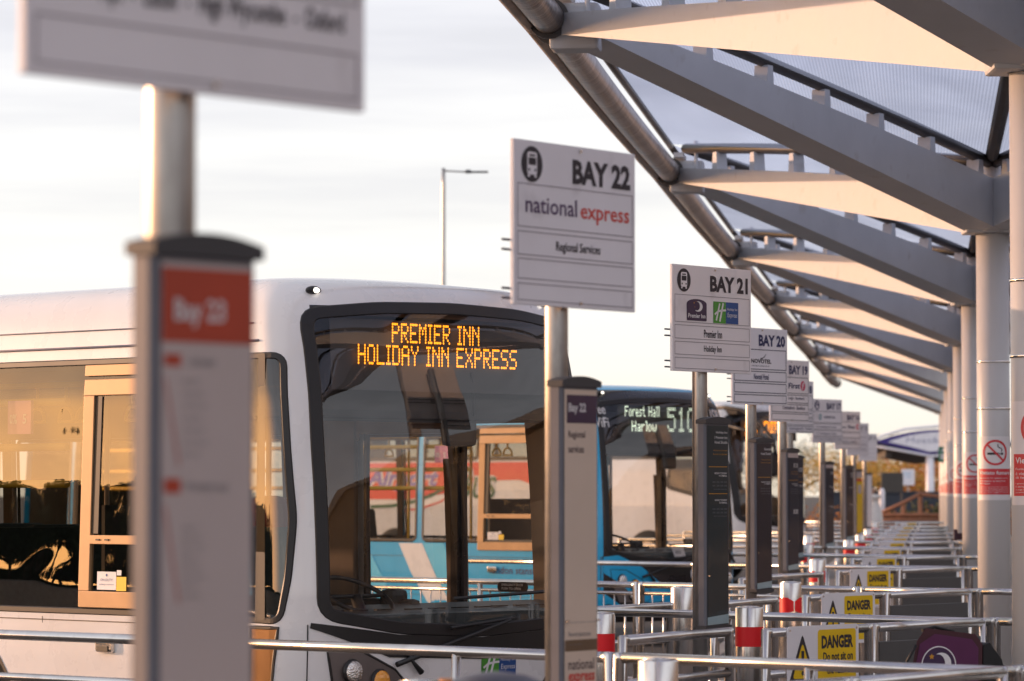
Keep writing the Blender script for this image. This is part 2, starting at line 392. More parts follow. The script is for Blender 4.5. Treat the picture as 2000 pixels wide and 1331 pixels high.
for side in (0, 1):
  for k in range(-2, 8):
    if side == 1 and k > 4: continue
    def S(p, k=k):
        if side == 0: return Vector(p)
        # mirror across the column line
        p = Vector(p); c = colpos(k); nrm = Vector((RDN.y, -RDN.x, 0)); dd = (p - c).dot(nrm)
        return p - nrm * 2 * dd
    nk = S(node(k)); nk.z = NZ; ck = colpos(k); ck1 = colpos(k + 1); nk1 = S(node(k + 1)); nk1.z = NZ
    for cc, nm in ((ck1, 'roof_beam'), (ck, 'roof_beam')):
        e = Vector((cc.x, cc.y, CTOP)); mb = MB()
        hd = (nk - e); hd.z = 0; hd.normalize()
        beam(mb, nk, e + hd * .05, .15, .44, .34 if cc is ck1 else .30)
        mb.build('roof_beam', BEAM, CAN)
        # glazing rail carried on brackets above the beam
        rail_a = nk + UP * .36; rail_b = e + UP * .64
        sdir = Vector((-hd.y, hd.x, 0)) * (.16 if cc is ck1 else -.16)
        mb = MB(); mb.tube([vline(rail_a, rail_b, t) + UP * .05 * math.sin(math.pi * t) for t in [i / 8 for i in range(9)]], .055, 8)
        mb.build('glazing_rail', DKFRAME, CAN)
        nb = 7
        for i in range(nb):
            mb = MB()
            t = .13 + .82 * i / (nb - 1); p = vline(nk, e, t); z0 = topz(t, NZ, CTOP, .15, .44) - .01
            z1 = vline(rail_a, rail_b, t).z + .05 * math.sin(math.pi * t) - .04
            q = []
            for zz, hw in ((z0, .065), (z1, .042)):
                for s1, s2 in ((-1, -1), (1, -1), (1, 1), (-1, 1)):
                    q.append(mb.bm.verts.new(Vector((p.x, p.y, zz)) + hd * s1 * hw + Vector((-hd.y, hd.x, 0)) * s2 * .06))
            for j in range(4): mb.bm.faces.new((q[j], q[(j + 1) % 4], q[4 + (j + 1) % 4], q[4 + j]))
            mb.bm.faces.new(q[0:4]); mb.bm.faces.new(q[4:8])
            mb.build('bracket', BEAM, CAN)
    # panels: triangle node-column-column and node-node-column
    za = NZ + .41; zc = CTOP + .70
    T1 = [Vector((nk.x, nk.y, za)), Vector((ck1.x, ck1.y, zc)), Vector((ck.x, ck.y, zc))]
    oe = Vector((RDN.y, -RDN.x, 0)) * (-.16 if side == 0 else .16)
    T2 = [Vector((nk.x, nk.y, za)) + oe, Vector((nk1.x, nk1.y, za)) + oe, Vector((ck1.x, ck1.y, zc))]
    for T in (T1, T2):
        mb = MB(); mb.poly(T); mb.build('roof_panel', PLASTIC, CAN)
    mb = MB(); mb.tube([T1[1], T1[2]], .06, 8); mb.build('valley_gutter', DKFRAME, CAN)
    # eave: round duct, gutter and glazing bar
    out = Vector((RDN.y, -RDN.x, 0)) * (-1 if side == 0 else 1)
    a = Vector((nk.x, nk.y, NZ + .10)) + out * .16 + RDN * .18; b = Vector((nk1.x, nk1.y, NZ + .10)) + out * .16 - RDN * .18
    mid = [vline(a, b, t) + (out * .045 + UP * .03) * math.sin(math.pi * t) for t in [i / 14 for i in range(15)]]
    mb = MB(); mb.tube(mid, .115, 20); mb.build('eave_duct', GALV, CAN)
    for t in (0, 1):
        mb = MB(); p = mid[0] if t == 0 else mid[-1]; dd = (mid[1] - mid[0]).normalized()
        mb.tube([p - dd * .02, p + dd * .02], .15, 20)
        mb.build('duct_flange', DKFRAME, CAN)
    mb = MB(); mb.tube([vline(a, b, t) + out * .15 - UP * .03 + (out * .045 + UP * .03) * math.sin(math.pi * t) for t in [-.02 + 1.04 * i / 14 for i in range(15)]], .05, 8)
    mb.build('gutter', GUT, CAN)
    mb = MB(); mb.tube([T2[0] - UP * .02, T2[1] - UP * .02], .035, 6); mb.build('glazing_bar', DKFRAME, CAN)
    # node plate
    mb = MB(); mb.box(nk + Vector((0, 0, .05)) + out * -.02, (.36, .30, .34), Matrix.Rotation(-math.atan(.1145), 3, 'Z'), bev=.03)
    mb.box(nk + Vector((0, 0, .27)) + out * .06, (.10, .55, .05), Matrix.Rotation(-math.atan(.1145), 3, 'Z'))
    mb.tube([nk + Vector((.10, -.25, -.05)), nk + Vector((.10, -.25, .42))], .02, 8)
    mb.build('node_plate', BEAM, CAN)

# ------------------------------------------------------------------ columns
POSTW = mat('poster_white', (.72, .68, .68), rough=.4, var=.02)
POSTR = mat('poster_red', (.60, .035, .045), rough=.4, var=.03)
CHROME = mat('polished_band', (.8, .75, .7), rough=.12, metal=1.0, var=.05)
RC = .147
def cyl_map(a0, r):
    # u (m along the arc, + = right when seen from outside), z  ->  cylinder point; a0 = facing azimuth
    def f(v):
        a = a0 + v.x / RC
        return Vector((r * math.cos(a), r * math.sin(a), v.z))
    return f
def make_column():
    t = thing('canopy_column', '', 'column', (0, 0, 0))
    mb = MB(); mb.lathe([(RC, .12), (RC, CTOP)], 40); mb.build('shaft', COLP, t)
    mb = MB(); mb.lathe([(.26, .12), (.26, .15), (RC + .012, .155)], 32); mb.build('base_plate', POLE, t)
    mb = MB(); mb.lathe([(RC * .55, CTOP), (RC * .55, CTOP + .64)], 20); mb.build('neck', COLP, t)
    mb = MB(); mb.box((0, 0, CTOP + .22), (.52, .40, .43), bev=.02); mb.build('beam_socket', BEAM, t)
    for z in (2.92, 2.50):
        mb = MB()
        mb.lathe([(RC + .0015, z - .010), (RC + .006, z - .008), (RC + .006, z + .008), (RC + .0015, z + .010)], 40); mb.build('steel_band', CHROME, t)
    a0 = -math.pi / 2 - .03
    def curved(fn, r, m, name, parent, sub=True):
        mb = MB(); fn(mb)
        if sub:
            for i in range(-12, 13):
                bmesh.ops.bisect_plane(mb.bm, geom=mb.bm.verts[:] + mb.bm.edges[:] + mb.bm.faces[:], plane_co=(i * .018, 0, 0), plane_no=(1, 0, 0))
        mb.map(cyl_map(a0, r)); return mb.build(name, m, parent)
    z0, z1 = 1.68, 2.25
    p = curved(lambda m: rect(m, -.20, .20, z0, z1), RC + .002, POSTW, 'poster', t)
    curved(lambda m: rect(m, -.175, .175, z0 + .05, z0 + .28), RC + .0035, POSTR, 'red_panel', p)
    def sym(m):
        ring(m, 0, z1 - .145, .095, .115, seg=48); bar(m, -.07, z1 - .075, .07, z1 - .215, .018)
    curved(sym, RC + .0042, POSTR, 'prohibition_ring', p)
    def cig(m):
        rect(m, -.072, .03, z1 - .165, z1 - .145); rect(m, .036, .042, z1 - .165, z1 - .145); rect(m, .048, .072, z1 - .165, z1 - .145)
        pts = [(.055, -.135), (.062, -.118), (.05, -.105), (.03, -.10), (.022, -.088), (.024, -.07)]
        for q0, q1 in zip(pts, pts[1:]): bar(m, q0[0], z1 + q0[1], q1[0], z1 + q1[1], .009)
    curved(cig, RC + .0036, INK, 'cigarette_symbol', p)
    def txt(m):
        put_text(m, 'Vietato fumare', -.155, .15, z0 + .228, z0 + .262, bold=.02)
        for i, (s, w) in enumerate((('Fumare in quest\'area', .28), ('è vietato a norma', .25), ('di legge', .11))):
            put_text(m, s, -.155, -.155 + w, z0 + .188 - i * .024, z0 + .205 - i * .024)
        for i, (s, w) in enumerate((('I gestori devono far rispettare', .29), ('il divieto di fumare nelle aree', .28), ('e nei locali. Le sanzioni sono', .29), ('previste dalla legge in vigore', .28))):
            put_text(m, s, -.155, -.155 + w, z0 + .112 - i * .016, z0 + .122 - i * .016)
    curved(txt, RC + .0046, POSTW, 'lettering', p, sub=False)
    return t
col0 = make_column()
ords = ['nearest', 'second', 'third', 'fourth', 'fifth', 'sixth', 'seventh', 'eighth', 'ninth']
for k in range(1, 9):
    o = col0 if k == 1 else copy_tree(col0)
    o.location = colpos(k); o['group'] = 'round canopy columns with no smoking posters'
    o['label'] = ('pale round column cut by the right edge of the photo, its poster half visible' if k == 1 else
                  f'pale round column carrying the canopy and a no smoking poster, {ords[k-1]} from the camera')

# ------------------------------------------------------------------ unseen building on the right, added for bounce light and windscreen reflections
TB = thing('added_bounce_building', 'unseen long low building with dark windows, added for bounce light and reflections', 'building', (24, 30, 0))
mb = MB(); mb.box((5, 0, 3.2), (10, 130, 6.4)); mb.build('wall', mat('added_building_cladding', (.10, .085, .075), rough=.6, var=.1, vscale=.6), TB)
mb = MB(); mb.box((5, 0, 6.6), (11, 131, .4)); mb.build('roof', mat('added_building_roof', (.2, .2, .21), rough=.6), TB)
wm = glass('added_building_glass', (.15, .17, .2), 1.6)
DKR = mat('dark_room', (.03, .03, .035), rough=.4, spec=.6)
for i in range(16):
    mb = MB(); mb.box((-.02, -60 + i * 8, 2.4), (.06, 5.6, 3.2)); mb.build('window', DKR, TB)
# ------------------------------------------------------------------ sign colours
PURP = mat('dark_purple_print', (.045, .018, .06), rough=.45)
CRED = mat('orange_red_print', (.50, .055, .02), rough=.5)
NEP = mat('violet_print', (.07, .025, .10), rough=.5)
NER = mat('scarlet_print', (.68, .06, .04), rough=.5)
GRN = mat('leaf_green_print', (.07, .30, .03), rough=.45)
BLU = mat('deep_blue_print', (.015, .07, .26), rough=.45)
WHT = mat('white_print', (.75, .72, .72), rough=.5)
PINK = mat('crimson_print', (.62, .05, .12), rough=.5)
TEALP = mat('teal_print', (.10, .28, .32), rough=.5)
AMBP = mat('amber_print', (.55, .25, .02), rough=.5)
YELL = mat('yellow_board', (.84, .53, .005), rough=.45, var=.05)
NAVY = mat('navy_ink', (.03, .03, .10), rough=.6)
CASEFR = mat('case_aluminium', (.13, .13, .15), rough=.5, metal=.4, var=.08)
CASECAP = mat('case_cap', (.045, .042, .045), rough=.5, var=.1)
PAPER = mat('timetable_paper_warm_lit', (.74, .58, .46), rough=.6, var=.04, vscale=2)  # warm peach light falling on the paper is put into its colour
PAPER2 = mat('timetable_paper_grey', (.58, .48, .45), rough=.55, var=.04, vscale=2)
DARKIN = mat('timetable_dark_teal', (.018, .030, .036), rough=.5)
DARKPU = mat('timetable_dark_plum', (.026, .018, .026), rough=.5)
DARKNV = mat('timetable_dark_navy', (.012, .016, .035), rough=.5)
LBL = mat('pale_blue_label', (.36, .47, .50), rough=.5)
GREYT = mat('faint_grey_print', (.20, .20, .22), rough=.6)
CASEGL = glass('case_glass', (.95, .95, .95), 1.3, wob=.06, wscale=3.0)
BH = .75; BZ0 = 2.60
def logo_moon(t, x0, x1, z0, z1, y, parent):
    "purple hotel badge: arched top, crescent, star and lettering"
    w = x1 - x0; h = z1 - z0; mb = MB()
    pts = [(x0 + .02 * w, y, z0), (x1 - .02 * w, y, z0), (x1, y, z0 + .04 * h)] + \
          [(x0 + w * (.5 + .5 * math.cos(a)), y, z1 - .22 * h + .22 * h * math.sin(a)) for a in [math.pi * i / 12 for i in range(13)]] + [(x0, y, z0 + .04 * h)]
    mb.poly(pts); mb.build('badge', PURP, parent)
    mb = MB(); cx, cz, r = x0 + .56 * w, z0 + .66 * h, .24 * h
    o = [(cx + r * .95 * w / h * math.cos(a), cz + r * math.sin(a)) for a in [R(-125 + 240 * i / 16) for i in range(17)]]
    q = [(cx - .06 * w + r * .62 * w / h * math.cos(a), cz + .02 * h + r * .86 * math.sin(a)) for a in [R(-118 + 228 * i / 16) for i in range(17)]]
    for i in range(16):
        mb.poly([(o[i][0], y - .0012, o[i][1]), (o[i + 1][0], y - .0012, o[i + 1][1]), (q[i + 1][0], y - .0012, q[i + 1][1]), (q[i][0], y - .0012, q[i][1])])
    put_text(mb, 'Premier Inn', x0 + .07 * w, x1 - .07 * w, z0 + .13 * h, z0 + .33 * h, y - .0012, bold=.02)
    mb.build('lettering', WHT, parent)
    mb = MB()
    for sx, sz, sr in ((.36, .82, .055), (.46, .88, .03), (.40, .63, .035)):
        mb.poly([(x0 + sx * w + (sr if j % 2 == 0 else sr * .4) * h * math.cos(R(36 * j + 90)), y - .0013, z0 + sz * h + (sr if j % 2 == 0 else sr * .4) * h * math.sin(R(36 * j + 90))) for j in range(10)])
    mb.build('star_mark', AMBP, parent)
def logo_h(x0, x1, z0, z1, y, parent):
    xm = (x0 + x1) / 2; w = xm - x0; h = z1 - z0
    mb = MB(); rect(mb, x0, xm - .005 * w, z0, z1, y); mb.build('green_panel', GRN, parent)
    mb = MB(); rect(mb, xm + .005 * w, x1, z0, z1, y); mb.build('blue_panel', BLU, parent)
    mb = MB(); yy = y - .0012
    bar(mb, x0 + .22 * w, z0 + .12 * h, x0 + .50 * w, z0 + .92 * h, .11 * w, yy)
    bar(mb, x0 + .50 * w, z0 + .08 * h, x0 + .78 * w, z0 + .95 * h, .12 * w, yy)
    pts = [(x0 + .10 * w, z0 + .40 * h), (x0 + .35 * w, z0 + .55 * h), (x0 + .65 * w, z0 + .60 * h), (x0 + 1.0 * w, z0 + .62 * h)]
    for a, b in zip(pts, pts[1:]): bar(mb, a[0], a[1], b[0], b[1], .09 * w, yy)
    put_text(mb, 'Holiday Inn', xm + .08 * w, x1 - .08 * w, z0 + .58 * h, z0 + .74 * h, yy, shear=.1)
    put_text(mb, 'Express', xm + .12 * w, x1 - .10 * w, z0 + .24 * h, z0 + .52 * h, yy, shear=.1)
    mb.build('lettering', WHT, parent)
def bay_sign(spec):
    num = spec['num']
    t = thing('bay_sign_post', spec['label'], 'bus stop sign', spec['loc'], R(spec.get('rot', 52)), 'bay sign posts with timetable cases')
    lean = spec.get('lean', 0)
    mb = MB(); mb.lathe([(.054, -.40), (.054, 3.12), (.05, 3.13)], 28)
    mb.build('pole', POLE, t)
    mb = MB(); mb.lathe([(.13, -.407), (.13, -.385), (.06, -.375)], 24); mb.build('base_plate', STEEL, t)
    w = spec.get('w', .977); cx = spec.get('cx', 0.0); x0 = cx - w / 2; x1 = cx + w / 2; y = -.10
    z0 = BZ0 - .12; z1 = z0 + BH; dz = spec.get('dz', 0); z0 += dz; z1 += dz
    bd = MB(); bd.box((cx, y, (z0 + z1) / 2), (w, .022, BH), bev=.004); brd = bd.build('sign_board', BOARD, t)
    mb = MB()
    for zz in (z0 + .05, z0 + .27):
        for q in (-.022, .022): mb.tube([(x0 - (.035 if num != 23 else -.04), y + .03, zz + q), (x1 - .03, y + .03, zz + q)], .006, 6)
        mb.box((0, -.065, zz), (.16, .05, .06))
    mb.build('bracket', CASEFR, t)
    yy = y - .0125; H = BH
    zf = lambda f: z1 - f * H; xf = lambda f: x0 + f * w
    # rules
    mb = MB(); lw = spec.get('rule', .004)
    rows = spec.get('rows', [(.285, None), (.54, .57), (.695, .725), (.845, .875), (.975, None)])
    ya = yy - .0010
    tops = []
    last = None
    for a, b in rows:
        rect(mb, xf(.025), xf(.975), zf(a), zf(a) + lw, ya)
        if b: rect(mb, xf(.025), xf(.975), zf(b), zf(b) + lw, ya)
        if last is not None:
            rect(mb, xf(.025), xf(.025) + lw, zf(a), zf(last) , ya - .0004); rect(mb, xf(.975) - lw, xf(.975), zf(a), zf(last), ya - .0004)
        last = b if b else a
    mb.build('rule', spec.get('rulemat', LINEC), brd)
    # bolts
    mb = MB()
    for zz in (z1 - .022, z0 + .022): mb.tube([(xf(.53), yy, zz), (xf(.53), yy - .008, zz)], .008, 8)
    mb.build('bolt', STEEL, brd)
    ink = spec.get('ink', INK)
    mb = MB(); put_text(mb, f'BAY {num}', xf(.47), xf(.955), zf(.235), zf(.082), ya, bold=.042)
    for s, fa, fb, fz0, fz1, b_ in spec.get('texts', []): put_text(mb, s, xf(fa), xf(fb), zf(fz1), zf(fz0), ya, bold=b_)
    mb.build('lettering', ink, brd)
    # bus symbol
    if spec.get('icon', True):
        icx, icz, ir = xf(.14), zf(.145), .082
        mb = MB(); disc(mb, icx, icz, ir, ir, ya, 40); mb.build('bus_symbol', ink, brd)
        mb = MB(); ys = ya - .0008
        mb.poly([(p[0], ys, p[1]) for p in rrect(icx - .038, icx + .038, icz - .048, icz + .056, .014)])
        rect(mb, icx - .034, icx - .018, icz - .060, icz - .048, ys); rect(mb, icx + .018, icx + .034, icz - .060, icz - .048, ys)
        mb.build('bus_outline', BOARD, brd)
        mb = MB(); mb.poly([(p[0], ys - .0008, p[1]) for p in rrect(icx - .029, icx + .029, icz - .004, icz + .030, .005)])
        rect(mb, icx - .022, icx + .022, icz + .036, icz + .045, ys - .0008)
        disc(mb, icx - .024, icz - .026, .007, .007, ys - .0008, 12); disc(mb, icx + .024, icz - .026, .007, .007, ys - .0008, 12)
        mb.build('bus_window', ink, brd)
    if spec.get('extra'): spec['extra'](brd, xf, zf, ya)
    # timetable case
    c = spec.get('case')
    if c:
        cw = .30; ct = .06; ccx = spec.get('ccx', cx + .03); zt = 2.245 - .12; zb = .80 - .12
        crot = R(c.get('turn', 0))
        cs = thing_child = bpy.data.objects.new('timetable_case', None)
        COL.objects.link(cs); cs.parent = t; cs.location = (ccx, -.10, 0); cs.rotation_euler = (0, 0, crot)
        # the frame mesh carries the case; make it the part itself instead of an empty
        bpy.data.objects.remove(cs)
        M = Matrix.Translation((ccx, -.10, 0)) @ Matrix.Rotation(crot, 4, 'Z')
        mb = MB()
        pr = [(-cw / 2, ct / 2), (-cw / 2, -ct / 2 + .015), (-cw / 2 + .012, -ct / 2), (cw / 2 - .012, -ct / 2), (cw / 2, -ct / 2 + .015), (cw / 2, ct / 2)]
        mb.prism([(a, b, zb) for a, b in pr], (0, 0, zt - zb)); mb.box((0, ct / 2 + .012, (zt + zb) / 2), (.1, .03, 1.0))
        fr = mb.build('timetable_case', CASEFR, t); fr.matrix_local = M
        for zz, s in ((zt, 1), (zb, -1)):
            mb = MB(); q = []
            for i in range(13):
                u = -1 + 2 * i / 12; q.append(((cw / 2 + .008) * u, -ct / 2 - .012, zz + s * (.018 + .022 * (1 - u * u))))
            q += [(cw / 2 + .008, -ct / 2 - .012, zz - s * .01), (-cw / 2 - .008, -ct / 2 - .012, zz - s * .01)]
            mb.prism(q, (0, ct + .028, 0)); mb.build('cap', CASECAP, fr)
        ix0, ix1 = -cw / 2 + .022, cw / 2 - .018; yi = -ct / 2 - .0015
        mb = MB(); rect(mb, ix0, ix1, zb + .012, zt - .022, yi); ins = mb.build('timetable_insert', c['paper'], fr)
        for nm, m_, fn in c.get('prints', []):
            mb = MB(); fn(mb, ix0, ix1, zb + .012, zt - .022, yi - .0012); mb.build(nm, m_, ins)
        mb = MB(); rect(mb, ix0 - .004, ix1 + .004, zb + .01, zt - .02, yi - .006); mb.build('case_glass', CASEGL, fr)
        mb = MB()
        for zz in (zb + .36,): 
            mb.box((ix1 - .006, yi - .010, zz), (.02, .012, .008)); mb.box((ix0 + .01, yi - .010, zz), (.012, .012, .008))
        mb.build('latch', CHROME, fr)
    for ch in t.children: ch.location.z += .4075
    t.scale = (.8, .8, .8)
    return t
# prints for the cases (x0,x1,z0,z1,y)
def fz(z0, z1, f): return z1 - (z1 - z0) * f
def dark_prints(heads, rows, orange=True, labelstrip=True):
    def white(mb, x0, x1, z0, z1, y):
        w = x1 - x0
        for s, fa, f0, f1 in heads: put_text(mb, s, x0 + fa * w, x1 - .04 * w, fz(z0, z1, f1), fz(z0, z1, f0), y, bold=.01)
        for f0, fa in rows:
            put_text(mb, 'MONDAY TO SUNDAY', x0 + fa * w, x1 - .06 * w, fz(z0, z1, f0 + .009), fz(z0, z1, f0), y, bold=.02)
            put_text(mb, 'TO TERMINAL', x0 + (fa + .2) * w, x1 - .06 * w, fz(z0, z1, f0 + .022), fz(z0, z1, f0 + .013), y, bold=.02)
    def faint(mb, x0, x1, z0, z1, y):
        w = x1 - x0
        for f0, fa in rows:
            for i in range(3):
                put_text(mb, '05 20 35 50' if i != 2 else 'then at these minutes past', x0 + (.25 if i != 2 else .3) * w, x1 - .06 * w, fz(z0, z1, f0 + .045 + i * .018 + .008), fz(z0, z1, f0 + .045 + i * .018), y)
    def amber(mb, x0, x1, z0, z1, y):
        w = x1 - x0
        for f0, fa in rows: rect(mb, x0 + .08 * w, x1 - .05 * w, fz(z0, z1, f0 - .026), fz(z0, z1, f0 - .030), y)
        f = heads[-1][3] + .03
        put_text(mb, 'Holiday Inn Stansted', x0 + .3 * w, x1 - .05 * w, fz(z0, z1, f + .009), fz(z0, z1, f), y)
        put_text(mb, 'Premier Inn Stansted', x0 + .28 * w, x1 - .05 * w, fz(z0, z1, f + .027), fz(z0, z1, f + .018), y)
    out = [('lettering', WHT, white), ('small_print', GREYT, faint)]
    if orange: out.append(('amber_print', AMBP, amber))
    if labelstrip:
        out.append(('label_strip', LBL, lambda mb, x0, x1, z0, z1, y: mb.poly([(x0, y - .001, z0), (x1, y - .001, z0 + .01), (x1, y - .001, z0 + .075), (x0, y - .001, z0 + .055)])))
    return out
def p23_header(mb, x0, x1, z0, z1, y): rect(mb, x0 + .001, x1, z1 - .165, z1 - .012, y)
def p23_text(mb, x0, x1, z0, z1, y): put_text(mb, 'Bay 23', x0 + .035, x0 + .18, z1 - .135, z1 - .075, y - .001, bold=.02)
def p23_red(mb, x0, x1, z0, z1, y):
    rect(mb, x0 + .008, x0 + .055, z1 - .215, z1 - .19, y); rect(mb, x0 + .008, x0 + .055, z1 - .475, z1 - .445, y)
    for a, b, c_, d in ((.01, -.24, .05, -.42), (.01, -.50, .05, -.70)): bar(mb, x0 + a, z1 + b, x0 + c_, z1 + d, .004, y)
def p23_ink(mb, x0, x1, z0, z1, y):
    put_text(mb, 'A6 Stansted', x0 + .08, x0 + .15, z1 - .212, z1 - .195, y); put_text(mb, 'A9 Stratford coach', x0 + .07, x0 + .19, z1 - .47, z1 - .452, y)
    for i in range(7): put_text(mb, '06 16 26 36' if i % 2 else '07 27 47', x0 + .06, x0 + .11 + .01 * (i % 3), z1 - .25 - i * .025, z1 - .242 - i * .025, y)
    for i in range(8): put_text(mb, '08 18 28 48' if i % 2 else '09 29 49', x0 + .06, x0 + .10 + .012 * (i % 3), z1 - .55 - i * .02, z1 - .543 - i * .02, y)
def p22_head(mb, x0, x1, z0, z1, y): rect(mb, x0 + .018, x1, z1 - .155, z1 - .025, y)
def p22_white(mb, x0, x1, z0, z1, y): put_text(mb, 'Bay 22', x0 + .03, x0 + .17, z1 - .115, z1 - .062, y - .001, bold=.03)
def p22_ink(mb, x0, x1, z0, z1, y):
    put_text(mb, 'Regional', x0 + .03, x0 + .165, z1 - .232, z1 - .190, y, bold=.015); put_text(mb, 'services', x0 + .03, x0 + .155, z1 - .292, z1 - .258, y, bold=.015)
    put_text(mb, 'national', x0 + .03, x1 - .025, z0 + .125, z0 + .175, y, bold=.01)
def p22_faint(mb, x0, x1, z0, z1, y):
    rect(mb, x0 + .01, x1, z0 + .34, z0 + .342, y)
    put_text(mb, 'Please see the departure screens', x0 + .03, x1 - .05, z0 + .27, z0 + .30, y); rect(mb, x0 + .03, x1 - .12, z0 + .24, z0 + .242, y)
def p22_red(mb, x0, x1, z0, z1, y): put_text(mb, 'express', x0 + .03, x1 - .02, z0 + .055, z0 + .108, y, bold=.03)
def p22_band(mb, x0, x1, z0, z1, y): rect(mb, x0 + .004, x1, z0 + .21, z0 + .262, y)

def x22(b, xf, zf, ya):
    mb = MB(); put_text(mb, 'national', xf(.09), xf(.505), zf(.44), zf(.335), ya, bold=.008); mb.build('lettering', NEP, b)
    mb = MB(); put_text(mb, 'express', xf(.535), xf(.945), zf(.475), zf(.375), ya, bold=.012); mb.build('lettering', NER, b)
def x21(b, xf, zf, ya):
    logo_moon(None, xf(.175), xf(.425), zf(.52), zf(.315), ya, b); logo_h(xf(.51), xf(.83), zf(.53), zf(.325), ya, b)
def x20(b, xf, zf, ya):
    mb = MB(); pts = [(.50, .40), (.54, .39), (.58, .365), (.60, .335)]
    for i, (p, q) in enumerate(zip(pts, pts[1:])): bar(mb, xf(p[0]), zf(p[1]), xf(q[0]), zf(q[1]), .012 - .003 * i, ya)
    put_text(mb, 'NOVOTEL', xf(.33), xf(.70), zf(.458), zf(.402), ya, bold=.03); put_text(mb, 'HOTELS & RESORTS', xf(.34), xf(.66), zf(.50), zf(.485), ya)
    mb.build('lettering', INK, b)
def x19(b, xf, zf, ya):
    mb = MB(); disc(mb, xf(.83), zf(.41), .06, .06, ya, 28); mb.build('roundel', PINK, b)
    mb = MB(); put_text(mb, 'f', xf(.80), xf(.87), zf(.47), zf(.35), ya - .001, bold=.02, shear=.2); mb.build('lettering', WHT, b)
    mb = MB(); put_text(mb, 'First', xf(.45), xf(.75), zf(.46), zf(.37), ya, bold=.03, shear=.1); mb.build('lettering', NAVY, b)
def x17(b, xf, zf, ya):
    mb = MB(); ring(mb, xf(.25), zf(.41), .032, .055, ya, ex=.8); bar(mb, xf(.22), zf(.45), xf(.28), zf(.37), .012, ya - .0005); mb.build('roundel', TEALP, b)
    mb = MB(); put_text(mb, 'ARRIVA', xf(.37), xf(.76), zf(.44), zf(.38), ya, bold=.02); mb.build('lettering', NAVY, b)
def x16(b, xf, zf, ya):
    mb = MB(); put_text(mb, 'National', xf(.05), xf(.42), zf(.45), zf(.38), ya, bold=.01); put_text(mb, 'First', xf(.50), xf(.78), zf(.46), zf(.36), ya, bold=.03, shear=.1); mb.build('lettering', NAVY, b)
    mb = MB(); ring(mb, xf(.88), zf(.40), .02, .055, ya, a0=30, a1=330); mb.build('roundel', PINK, b)
line = lambda s, a, b, z, bd=.016: (s, a, b, z - .006, z + .070, .016)
def at(px, D): D *= .8; p = P(px, 965, D); return (p.x, D, .12)
RU = dict(rulemat=mat('dark_rule_ink', (.05, .045, .07), rough=.6), rule=.007)
